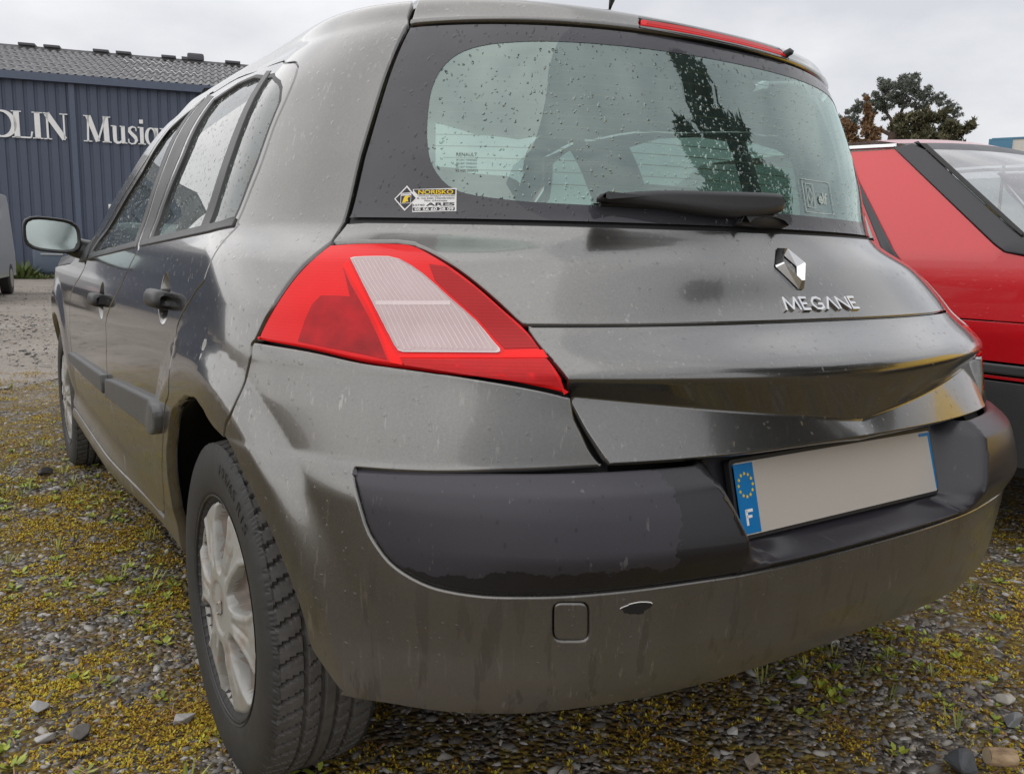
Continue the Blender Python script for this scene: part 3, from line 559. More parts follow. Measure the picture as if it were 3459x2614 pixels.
    for k in range(30):
        pts_ = led + np.array((.0021 + k * .0030, 0))[None]
        sel = inside(np.array([tuple(c0 + (p - c0) * .95) for p in rim]), pts_[:, 0], pts_[:, 1]); pts_ = pts_[sel]
        if len(pts_) < 2: continue
        U_ = pts_[:, 0] if not side else 2 - pts_[:, 0]; P, du, dv, N = frame_of(S, U_, pts_[:, 1])
        T = np.gradient(P, axis=0); I = np.cross(N, T); I /= np.linalg.norm(I, axis=1, keepdims=True); w = .0008
        kk = len(V); n_ = len(P)
        for i in range(n_): V += [P[i] - I[i] * w + N[i] * .0012, P[i] + N[i] * .0024, P[i] + I[i] * w + N[i] * .0012]
        for i in range(n_ - 1):
            for j in (0, 1): F.append((kk + 3 * i + j, kk + 3 * i + j + 1, kk + 3 * (i + 1) + j + 1, kk + 3 * (i + 1) + j))
    tag(mesh('lens_ribs', V, F, M['clearrib'], lamp), kind='stuff')
    thin = dict(gap=0, bev=.0006, drop=.0004, depth=.0006)
    panel('lens_band', q(TR['band2']), M['redband'], lamp, off=.0009, **thin)
    panel('lens_shade_panel', q(TR['lensshade2']), M['lensshade'], lamp, off=.0005, gap=0, bev=0, depth=.0004)  # thin sheet on the lens with the dark bulb bowls painted in
    panel('ribbed_lens', q(TR['ribsec']), M['redrib'], lamp, off=.0008, **thin)
    panel('reflector', q(TR['refl2']), M['redreflector'], lamp, off=.0008, **thin)
# tailgate
left_edge = [(.678, 11.52), (.6785, 11.46), (.700, 11.50), (.726, 11.52), (.738, 11.48)] + spl(TR['lamp_ur'][3:9], 4)[1:]
tg_top = [(.6820, 11.76), (.6845, 11.90)]
tail = panel('tailgate', both([(.8012, 10.005)] + left_edge[::-1] + [(.6775, 11.60)] + tg_top + [(float(u), 11.93) for u in np.linspace(.70, .99, 10)] )[:] if False else
             [(float(u), 10.005) for u in np.linspace(.8012, 1.1988, 24)] + mir(left_edge[::-1] + tg_top)[:0] + [(2 - u, v) for u, v in left_edge[::-1]] + [(2 - u, v) for u, v in tg_top]
             + [(float(u), 11.93) for u in np.linspace(1.30, .70, 22)] + tg_top[::-1] + left_edge[:-1], M['paint'], car, gap=.002)
le2 = [(.8012, 9.985), (.8020, 9.44), (.8040, 8.99), (.8070, 8.56), (.813, 8.1), (.8205, 7.5), (.8275, 7.03)]
panel('tailgate_foot', [(float(u), 7.02) for u in np.linspace(.8275, 1.1725, 24)] + [(2 - u, v) for u, v in le2[::-1]] + [(float(u), 9.985) for u in np.linspace(1.19, .81, 22)] + le2[:-1], M['paint'], car, surf=TG, gap=.0022, step=.010, depth=.02)
# rear window: black border, clear pane, heating wires
wl = [(.6835, 11.99), (.6875, 12.9), (.6945, 13.83), (.7005, 14.90)]
wout = [(float(u), 11.99) for u in np.linspace(.6835, 1.3165, 24)] + [(2 - u, v) for u, v in wl[1:]] + [(float(u), 14.92) for u in np.linspace(1.29, .71, 20)] + wl[::-1][:-1]
pane = spl([(1.0, 12.34), (.90, 12.32), (.836, 12.33), (.796, 12.37), (.763, 12.48), (.746, 12.76), (.7395, 13.09), (.7375, 13.5), (.7385, 13.9), (.746, 14.22), (.764, 14.42), (.80, 14.52), (.86, 14.56), (1.0, 14.57)], 4)
pane = pane + mir(pane)[1:-1]
rwin = panel('rear_window', wout, M['frit'], car, holes=[pane], off=-.004, gap=.004, bev=0, depth=.0006)
panel('window_pane', pane, M['rearglass'], rwin, off=-.0047, gap=-.008, bev=0, depth=0, step=.03)
V = []; F = []
for v in np.linspace(12.56, 14.36, 12):
    us = np.linspace(.7 , 1.3, 60); us = us[inside(np.array(pane), us, np.full(60, v))]; P, _, _, N = frame_of(S, us, np.full(len(us), v)); k = len(V)
    for p, n in zip(P, N): V += [p - n * .0055 + np.array((0, 0, .0007)), p - n * .0055 - np.array((0, 0, .0007))]
    F += [(k + 2 * i, k + 2 * i + 1, k + 2 * i + 3, k + 2 * i + 2) for i in range(len(us) - 1)]
tag(mesh('heating_wires', V, F, plain('copper_wire', (.42, .20, .10), .5), rwin), kind='stuff')
panel('window_seal', [(.684, 11.84), (1.0, 11.84), (1.316, 11.84), (1.316, 12.12), (1.0, 12.12), (.684, 12.12)], M['rubber'], rwin, off=-.0115, gap=0, bev=0, depth=.01, step=.03)
# spoiler with the high brake light, roof
bl = [(.905, 15.06), (.95, 15.02), (1.0, 15.01), (1.05, 15.02), (1.095, 15.06), (1.093, 15.52), (1.05, 15.56), (1.0, 15.57), (.95, 15.56), (.907, 15.52)]
sp = panel('roof_spoiler', [(float(u), 14.93) for u in np.linspace(.7005, 1.2995, 24)] + [(1.301, 15.3), (1.305, 16.3), (1.306, 16.6)] + [(float(u), 16.9) for u in np.linspace(1.28, .72, 20)] + [(.694, 16.6), (.695, 16.3), (.699, 15.3)], M['paint'], car, holes=[bl], off=.004, bev=.004, drop=.003)
br = panel('brake_light', bl, M['redlens'], sp, off=.0045, gap=.002, bev=.002, drop=.0015, depth=.01)
panel('brake_light_lens', [(.911, 15.16), (1.0, 15.12), (1.089, 15.16), (1.087, 15.40), (1.0, 15.43), (.913, 15.40)], M['redreflector'], br, off=.0052, gap=0, bev=.0008, depth=.001)
P, _, _, N = frame_of(S, np.array([1.098]), np.array([15.25])); mb = MB(); p = P[0] + N[0] * .004
mb.tube([p, p + N[0] * .012 + np.array((0, 0, -.004)), p + N[0] * .016 + np.array((.004, 0, -.008))], [.008, .0075, .004], 8); mb.build('washer_jet', M['trim'], sp, False)
us = np.linspace(.352, 1.648, 110); V = []; F = []; lev = list(np.linspace(16.66, 18, 7)) + ['c'] * 7
for k, l in enumerate(lev):
    P = S(us, np.full(110, 18. if l == 'c' else l))
    if l == 'c':
        s_ = (k - 6) / 7; yc_ = np.clip(P[:, 1], .55, 1.2); P = P + (np.stack([0 * us, P[:, 1] * .4 + yc_ * .6, np.full(110, 1.462)], 1) - P) * np.array([s_, s_, 1 - (1 - s_) ** 2])
    V += list(P)
F = [(k * 110 + i, k * 110 + i + 1, (k + 1) * 110 + i + 1, (k + 1) * 110 + i) for k in range(len(lev) - 1) for i in range(109)]
roof = mesh('roof', V, F, M['paint'], car)
mesh('roof_lining', [np.array(v) * (.96, 1, 1) - np.array((0, -.02, .03)) for v in V], [f[::-1] for f in F], M['lining'], roof)
mb = MB(); mb.tube([(-.085, -.13, 1.38), (-.080, -.11, 1.41), (-.055, -.10, 1.474), (.0, -.06, 1.60), (.06, .0, 1.76)], [.016, .010, .0065, .0045, .003], 8)
mb.build('roof_aerial', M['trim'], car, False)
# windscreen, bonnet, nose
ap = [(.352, 16.2), (.336, 15.3), (.320, 14.4), (.300, 13.6), (.274, 12.95), (.247, 12.0), (.236, 11.2)]
A = S(np.array([a for a, b in ap]), np.array([b for a, b in ap])); ts = np.linspace(-1, 1, 15); V = []
for a in A:
    for t in ts: V.append((a[0] * -t, a[1] + (1 - t * t) * (.10 + .12 * (1.4 - a[2])), a[2] + (1 - t * t) * .02))
WSV = list(V)
mesh('windscreen', V, [(i * 15 + j, i * 15 + j + 1, (i + 1) * 15 + j + 1, (i + 1) * 15 + j) for i in range(len(ap) - 1) for j in range(14)], M['clearglass'], car)
rf = S(np.full(15, .352), np.full(15, 18.)); a0 = S(np.array([.352]), np.array([16.2]))[0]; hv = WSV[:15] + [(a0[0] * -t, a0[1] - .06 - .02 * (1 - t * t), a0[2] + .012 + .05 * (1 - t * t)) for t in ts]
mesh('roof_front_rail', hv, [(j, j + 1, 16 + j, 15 + j) for j in range(14)], M['paint'], roof)
hl = [(.236, 11.0), (.18, 10.45), (.10, 10.2), (.04, 9.9), (.002, 9.3)]; A = S(np.array([a for a, b in hl]), np.array([b for a, b in hl])); V = []
for k, a in enumerate(A):
    for t in ts: V.append((a[0] * -t, a[1] + (1 - t * t) * (.28 if k == 0 else .22), a[2] + (1 - t * t) * .06 - (0 if k < 4 else .02)))
mesh('bonnet', V, [(i * 15 + j, i * 15 + j + 1, (i + 1) * 15 + j + 1, (i + 1) * 15 + j) for i in range(4) for j in range(14)], M['paint'], car)
V = []
for v in (9.3, 8, 6, 4, 2, .5):
    a = S(np.array([.002]), np.array([v]))[0]
    for t in ts: V.append((a[0] * -t, a[1] + (1 - t * t) * (.22 + .10 * (v < 7)), a[2] + (1 - t * t) * (.04 if v > 9 else 0)))
mesh('front_bumper', V, [(i * 15 + j, i * 15 + j + 1, (i + 1) * 15 + j + 1, (i + 1) * 15 + j) for i in range(5) for j in range(14)], M['paint'], car)
# rear bumper
ba = spl(TR['bumparch'], 4); ins_l = [(.8265, 6.80), (.8165, 6.79)] + spl(TR['inserttop'][1:4][::-1], 3) + spl(TR['insert'][0:13], 3)
ins_l += [(.915, 4.075), (.96, 4.08)]
bot = [(.692, 1.27), (.715, 1.25), (.75, 1.27), (.785, 1.32), (.82, 1.42), (.86, 1.5), (.90, 1.58), (.95, 1.62), (1.0, 1.63)]
lft = bot[::-1] + ba[::-1][1:] + spl(TR['bumpseam'], 3)[1:] + spl(TR['lamp_b'][::-1], 4)[1:] + [(.8120, 8.1), (.8195, 7.5), (.8262, 7.03)] + ins_l
tow = TR['towcap']
def rrect(p, r=.22, n=5):
    P = np.array(p); c = P.mean(0); out = []
    for i in range(4):
        a, b, d = P[i - 1], P[i], P[(i + 1) % 4]; A0 = b + (a - b) * r; A1 = b + (d - b) * r
        out += [tuple((1 - t) ** 2 * A0 + 2 * t * (1 - t) * b + t * t * A1) for t in np.linspace(0, 1, n)]
    return out
towr = rrect(tow, .24)
bump = panel('rear_bumper', lft + [(2 - u, v) for u, v in lft[::-1]][1:-1], M['paint'], car, holes=[towr], gap=.0014, depth=.03, bev=.003, drop=.002, step=.009)
panel('towing_eye_cover', towr, M['paint'], bump, gap=.0014, bev=.003, drop=.0022, off=-.0004)
ins_o = ins_l + [(1.0, 4.08)] + [(2 - u, v) for u, v in ins_l[::-1]] + [(float(u), 6.80) for u in np.linspace(1.16, .84, 20)]
insert = panel('bumper_insert', ins_o, M['plastic'], bump, surf=INS, gap=.0035, bev=.006, drop=.005, depth=.02, step=.0055, off=.003)
chip = TR['chip']; chip = spl([chip[0], chip[1], ((chip[1][0] + chip[2][0]) / 2, chip[1][1] + .02), chip[2], chip[3], chip[4], ((chip[0][0] + chip[4][0]) / 2, chip[4][1] + .01), chip[0]], 3)[:-1]
_rc = np.random.default_rng(2); chip = [(u + _rc.normal() * .0004, v + _rc.normal() * .010 * (i > len(chip) // 2)) for i, (u, v) in enumerate(chip)]
panel('paint_chip', chip, M['rubber'], bump, off=.0004, gap=0, bev=0, depth=.0004)
panel('paint_chip_edge', [chip[i] for i in range(len(chip) // 2)] + [(u, v + .018) for u, v in chip[:len(chip) // 2][::-1]], M['white'], bump, off=.0006, gap=.0, bev=0, depth=.0004)
# number plate
pl = empty('number_plate', (0, -0.692000, 0.537900), car); pl.rotation_euler = (-math.atan2(0.267000, 1), 0, 0)
def pf(a, b, c): return (a, -c, b)
rr = lambda w, h, r: [(x + r * math.cos(t), y + r * math.sin(t)) for x, y, t0 in ((w / 2 - r, h - r, 0), (-w / 2 + r, h - r, 90), (-w / 2 + r, r, 180), (w / 2 - r, r, 270)) for t in np.radians(np.linspace(t0, t0 + 90, 5))]
MB().prism([(a, b - .006) for a, b in rr(.532, .122, .008)], .010, pf).build('plate_holder', M['trim'], pl)
MB().prism(rr(.520, .110, .006), .0125, pf).build('plate_face', M['platewhite'], pl)
MB().prism([(-.26, .002), (-.218, .002), (-.218, .108), (-.26, .108)], .0132, pf).build('plate_band', M['plateblue'], pl)
MB().prism([(.2568, .003), (.2595, .003), (.2595, .107), (.226, .107), (.226, .1015), (.2535, .1015)], .0132, pf).build('plate_band', M['plateblue'], pl)
for k in range(12):
    t = k * math.pi / 6; cx, cy = -.239 + .0155 * math.cos(t), .075 + .0175 * math.sin(t)
    MB().prism([(cx + (.0032 if i % 2 == 0 else .0014) * math.sin(i * math.pi / 5), cy + (.0032 if i % 2 == 0 else .0014) * math.cos(i * math.pi / 5)) for i in range(10)], .0138, pf).build('star', M['yellowink'], pl)
mb = MB(); bars(mb, [(-.2455, .016), (-.2455, .0365), (-.2330, .0365)], .0045, .0138, pf); bars(mb, [(-.2455, .0275), (-.2355, .0275)], .0042, .0138, pf); mb.build('letter', M['white'], pl)
# diamond badge: a bevelled lozenge ring
fr = wrap(S, 1.000655, 11.069781, .0)
o_ = [(0, .052), (.040, 0), (0, -.052), (-.040, 0)]; i_ = [(0, .026), (.0165, 0), (0, -.026), (-.0165, 0)]; m_ = [(a * .72, b * .74) for a, b in o_]
def cut(l, k): # blunt tips
    out = []
    for i in range(4):
        a, b, c = np.array(l[i - 1]), np.array(l[i]), np.array(l[(i + 1) % 4]); f = k if i % 2 == 0 else k * .25
        out += [tuple(b + (a - b) * f), tuple(b + (c - b) * f)]
    return out
O, I_, Mi = cut(o_, .16), cut(i_, .02), cut(m_, .14); V = [fr(a, b, .002) for a, b in O] + [fr(a, b, .013) for a, b in Mi] + [fr(a, b, .002) for a, b in I_]
mesh('diamond_badge', V, [(j * 8 + i, j * 8 + (i + 1) % 8, (j + 1) * 8 + (i + 1) % 8, (j + 1) * 8 + i) for j in (0, 1) for i in range(8)], M['chrome'], tail, True)
# the raised model name
fr = wrap(S, 1.015447, 10.312631, .0, -.005)
G = {'M': [[(0, 0), (.12, 1), (.5, .05), (.88, 1), (1, 0)]], 'E': [[(.8, 0), (.05, 0), (.05, 1), (.8, 1)], [(.05, .5), (.65, .5)]], 'G': [[(.95, .85), (.65, 1), (.3, .95), (.05, .65), (.05, .35), (.3, .05), (.65, 0), (.95, .15), (.95, .45), (.6, .45)]], 'A': [[(0, 0), (.5, 1), (1, 0)]], 'N': [[(0, 0), (0, 1), (1, 0), (1, 1)]]}
x = -.105; hh = .0235
for ch, w in zip('MEGANE', (.039, .024, .031, .032, .031, .025)):
    mb = MB()
    for st in G[ch]: bars(mb, [(x + a * w * .92, (b - .5) * hh) for a, b in st], .0046, .0042, fr)
    mb.build('letter', M['chrome'], tail); x += w + .0045
# wiper
def wp(u, v, h): P, _, _, N = frame_of(S, np.array([u]), np.array([v])); return P[0] + N[0] * h
wip = panel('rear_wiper', spl([(.8585, 12.36), (.9, 12.455), (.949, 12.49), (1.0, 12.52), (1.0085, 12.50)], 3) + spl([(1.0115, 12.42), (1.009, 12.30), (1.004, 12.22)], 3) + spl([(.985, 12.15), (.954, 12.12), (.91, 12.20), (.8585, 12.29)], 3), M['trim'], car, off=.034, gap=0, bev=.012, drop=.009, depth=.026, step=.012)
mb = MB(); mb.tube([wp(u, 12.27 + .0 * k, .009) for k, u in enumerate((.861, .90, .95, .985))], [.005, .006, .007, .006], 6); mb.build('wiper_blade', M['rubber'], wip, False)
panel('wiper_pivot_cover', spl([(.967, 12.03), (.974, 12.18), (.990, 12.26), (1.0085, 12.20), (1.017, 12.03)], 4) + [(.99, 12.0)], M['trim'], wip, off=.022, gap=0, bev=.014, drop=.012, depth=.026, step=.012)
# inspection sticker on the glass
stk = empty('window_sticker', (0, 0, 0), rwin); fr = wrap(S, 0.747208, 12.304656, -.0032, .0)
def lay(poly, h, nm, m):
    bm = bmesh.new(); bm.faces.new([bm.verts.new((a, b, 0)) for a, b in poly]); xs_ = [a for a, b in poly]; ys_ = [b for a, b in poly]
    for ax_, lo_, hi_ in ((0, min(xs_), max(xs_)), (1, min(ys_), max(ys_))):
        for k in range(1, int((hi_ - lo_) / .008) + 1):
            co = [0, 0, 0]; co[ax_] = lo_ + k * .008; no = [0, 0, 0]; no[ax_] = 1; bmesh.ops.bisect_plane(bm, geom=bm.verts[:] + bm.edges[:] + bm.faces[:], plane_co=co, plane_no=no)
    bmesh.ops.recalc_face_normals(bm, faces=bm.faces[:]); bm.verts.index_update(); up = bm.faces[:][0].normal.z > 0
    V = [fr(v.co.x, v.co.y, h) for v in bm.verts]; F = [[v.index for v in f.verts][::1 if up else -1] for f in bm.faces]; bm.free(); return mesh(nm, V, F, m, stk)
SX = .1; sc_ = 0.000087
def px_(l): return [((x - 1180) * sc_, (410 - y) * sc_ + (x - 1180) * sc_ * .0) for x, y in l]
lay(px_([(770, 215), (1600, 185), (1610, 620), (790, 655)]), .0, 'sticker_sheet', M['white'])
lay(px_([(650, 148), (865, 375), (640, 630), (415, 395)]), .0002, 'sticker_sheet', M['white'])
lay(px_([(650, 185), (838, 377), (642, 592), (442, 394)]), .0004, 'sticker_panel', M['ink'])
lay(px_([(790, 222), (1580, 205), (1580, 300), (868, 312), (790, 240)]), .0002, 'sticker_panel', M['ink'])
lay(px_([(790, 562), (1580, 535), (1580, 605), (800, 632)]), .0002, 'sticker_panel', M['ink'])
lay(px_([(540, 290), (748, 272), (748, 475), (545, 488)]), .0006, 'sticker_panel', M['white'])
lay(px_([(552, 340), (740, 328), (740, 466), (555, 478)]), .0008, 'sticker_panel', M['ink'])
lay(px_([(583, 472), (600, 400), (625, 345), (670, 334), (725, 340), (732, 366), (705, 358), (690, 375), (682, 395), (698, 450), (660, 445), (640, 465)]), .001, 'bird_head', M['yellowink'])
def stx(body, x0, y, x1, h, m, lev, bold=0.):
    mb = MB(); (a0, b0), (a1, b1) = px_([(x0, y[0]), (x1, y[1])]); sl_ = (b1 - b0) / (a1 - a0)
    text_into(mb, body, 0, 0, h * sc_, lambda a, b, c: fr(a0 + a, b0 + b + a * sl_, lev), a1 - a0, bold); mb.build('sticker_text', m, stk)
stx('NORISKO', 880, (304, 292), 1540, 78, M['yellowink'], .0006, .02)
stx('CONTROLE TECHNIQUE AUTOMOBILE', 878, (352, 338), 1580, 30, M['ink'], .0004)
stx('6, rue Jules Chambrelent', 868, (395, 382), 1570, 36, M['ink'], .0004, .01)
stx("Parc d'Activités", 1010, (440, 432), 1435, 34, M['ink'], .0004, .01)
stx('33740', 782, (536, 526), 1015, 40, M['ink'], .0004, .01)
stx('ARES', 1042, (525, 508), 1575, 62, M['ink'], .0004, .03)
stx('05 56 60 28 09', 832, (622, 600), 1560, 55, M['white'], .0006, .03)
stx('NORISKO', 548, (322, 310), 742, 26, M['ink'], .0008)
# etched lines and the oil sticker in the far lower corner of the glass
etch = plain('etched_print', (.12, .13, .13), .6)
fr2 = wrap(S, .7685, 12.81, -.0030); mb = MB(); text_into(mb, 'RENAULT', -.018, .012, .006, fr2, .034); text_into(mb, 'E2 43R-000929', -.018, -.014, .004, fr2, .036)
for k in range(3): text_into(mb, 'SECURIT TEMPERED', -.018, .004 - .006 * k, .003, fr2, .034)
mb.build('glass_marking', etch, rwin)
pale = plain('pale_film_print', (.50, .58, .55), .5); fr3 = wrap(S, TR['elf'][0][0], TR['elf'][0][1], -.0030); mb = MB()
text_into(mb, 'elf', .002, -.010, .022, fr3, .036, .03)
for a in ([(-.05, -.03), (-.05, .034), (.06, .034), (.06, -.03)], [(-.04, -.02), (-.04, .026), (-.014, .026), (-.014, -.02)], [(-.027, .018), (-.019, .003), (-.027, -.012), (-.035, .003)]): bars(mb, a, .0016, 0, lambda x, y, c: fr3(x, y, c + .0002), True)
mb.build('glass_marking', pale, rwin)
# dark shell behind the gaps, wheel housings, cabin
us = np.linspace(.03, 1.97, 240); vs = np.linspace(.4, 11.9, 60); Ug, Vg = np.meshgrid(us, vs); P, _, _, N = frame_of(S, Ug.ravel(), Vg.ravel()); Q = P - N * .032
F = []
for i in range(59):
    for j in range(239):
        k = i * 240 + j; c = Q[[k, k + 1, k + 241, k + 240]].mean(0)
        if any(math.hypot(c[1] - wy, c[2] - .30) < .47 and abs(c[0]) > .55 for wy in (0, 2.625)): continue
        if c[1] < -.3 and c[2] < .48: continue
        if c[1] > 1.68 and c[2] > .80: continue
        if c[1] < -.5 and abs(c[0]) < .46 and c[2] < .70: continue
        F.append((k, k + 1, k + 241, k + 240))
shell = mesh('inner_shell', Q, F, M['black'], car)
for sgn in (0, 1):
    us = np.linspace(.600, .712, 14); us = 2 - us if sgn else us; vs = np.linspace(11.6, 16.3, 30); Ug, Vg = np.meshgrid(us, vs); P, _, _, N = frame_of(S, Ug.ravel(), Vg.ravel()); Q = P - N * .03
    mesh('pillar_lining', Q, [(i * 14 + j, i * 14 + j + 1, (i + 1) * 14 + j + 1, (i + 1) * 14 + j) for i in range(29) for j in range(13)], M['interiordark'], car)
MB().box((0, -.60, .62), (.96, .02, .26)).build('crossmember', M['black'], car)
MB().box((0, 1.31, .24), (1.46, 1.85, .03)).box((0, -.05, .33), (1.0, .9, .03)).build('floor_pan', M['black'], car)
ti = plain('dusty_wheel_housing', (.018, .018, .019), .75, var=.5)
for wy in (0, 2.625):
    for s_ in (-1, 1):
        V = []; F = []; an = np.radians(np.linspace(8, 150 if wy == 0 else 168, 32))
        def skin(y, z): return -float(S(np.array([uvs(y, z)[0]]), np.array([uvs(y, z)[1]]))[0, 0]) if y >= 0 else .872
        rows_ = ((.866, .50), (.866, .384), (.80, .44), (.56, .44), (.54, .30), (.54, .05))
        for x_, r_ in rows_:
            for a in an:
                bk = wy == 0 and math.cos(a) < 0; y_, z_ = wy + r_ * math.cos(a) * (1 + .08 * -math.cos(a) if bk else 1), .30 + r_ * math.sin(a)
                xo = min(x_, skin(y_, z_) - .016) - (.075 * -math.cos(a) if bk else 0) if x_ > .81 else x_
                V.append((s_ * xo, y_, z_))
        for k in range(len(rows_) - 1):
            for i in range(31): F.append((k * 32 + i, k * 32 + i + 1, (k + 1) * 32 + i + 1, (k + 1) * 32 + i))
        mesh('wheel_housing', V, F, ti, car)
def cushion(name, c, d, rx, par, m, bev=.05):
    return MB().box(c, d, rx=rx, bev=bev).build(name, m, par, False)
bench = cushion('rear_seat', (0, .28, .68), (1.22, .16, .66), .28, car, M['interior'], .05)
for x_ in (-.36, .36): cushion('headrest', (x_, .16, 1.06), (.25, .10, .16), .2, bench, M['interior'], .04)
MB().box((0, -.06, .955), (1.22, .42, .025), bev=.008).build('parcel_shelf', M['interiordark'], car)
for x_ in (-.36, .36):
    st_ = cushion('front_seat', (x_, 1.22, .72), (.50, .16, .70), .25, car, M['interior'], .06); cushion('headrest', (x_, 1.08, 1.14), (.25, .10, .18), .2, st_, M['interior'], .04)
MB().box((0, 2.0, .86), (1.45, .5, .22), bev=.06).build('dashboard', M['interiordark'], car, False)
MB().tube([(-.36 + .19 * math.cos(t), 1.72 + .08 * math.sin(t), .93 + .17 * math.sin(t)) for t in np.linspace(0, 2 * math.pi, 25)], .014, 8, False).build('steering_wheel', M['interiordark'], car, False)
# door mirrors
for s_ in (-1, 1):
    ctr = np.array((s_ * .937, 1.80, .990)); sup = []
    def ring(y, kx, kz, n=28, dx=0., dz=0.):
        out = []
        for t in np.linspace(0, 2 * math.pi, n, endpoint=False):
            c, s2 = math.cos(t), math.sin(t); r = (abs(c) ** 3.6 + abs(s2) ** 3.6) ** (-1 / 3.6)
            out.append((ctr[0] + s_ * (r * c * kx * (1 + .0 * c) + dx), y + .0 * c, ctr[2] + r * s2 * kz + dz + .085 * r * c * kx))
        return out
    V = ring(1.790, .076, .0475) + ring(1.772, .080, .0515) + ring(1.768, .085, .0565) + ring(1.785, .088, .0595) + ring(1.83, .083, .056) + ring(1.88, .062, .044) + ring(1.905, .03, .022)
    F = [(k * 28 + i, k * 28 + (i + 1) % 28, (k + 1) * 28 + (i + 1) % 28, (k + 1) * 28 + i) for k in range(6) for i in range(28)] + [tuple(range(168, 196))]
    hs = mesh('door_mirror', V, [f if s_ > 0 else f[::-1] for f in F], M['trim'], car)
    mesh('mirror_glass', ring(1.786, .0765, .048), [tuple(range(28))], M['mirror'], hs, True)
    mb = MB(); mb.tube([(s_ * .895, 1.845, .962), (s_ * .862, 1.83, .950), (s_ * .838, 1.80, .942), (s_ * .80, 1.78, .938)], [.030, .036, .036, .034], 12); mb.build('mirror_foot', M['trim'], hs, False)
    panel('mirror_base', [(u if s_ < 0 else 2 - u, v) for u, v in ((.231, 10.55), (.262, 10.75), (.266, 11.75), (.2630, 11.72))], M['trim'], hs, off=.008, gap=0, depth=.02, step=.03)
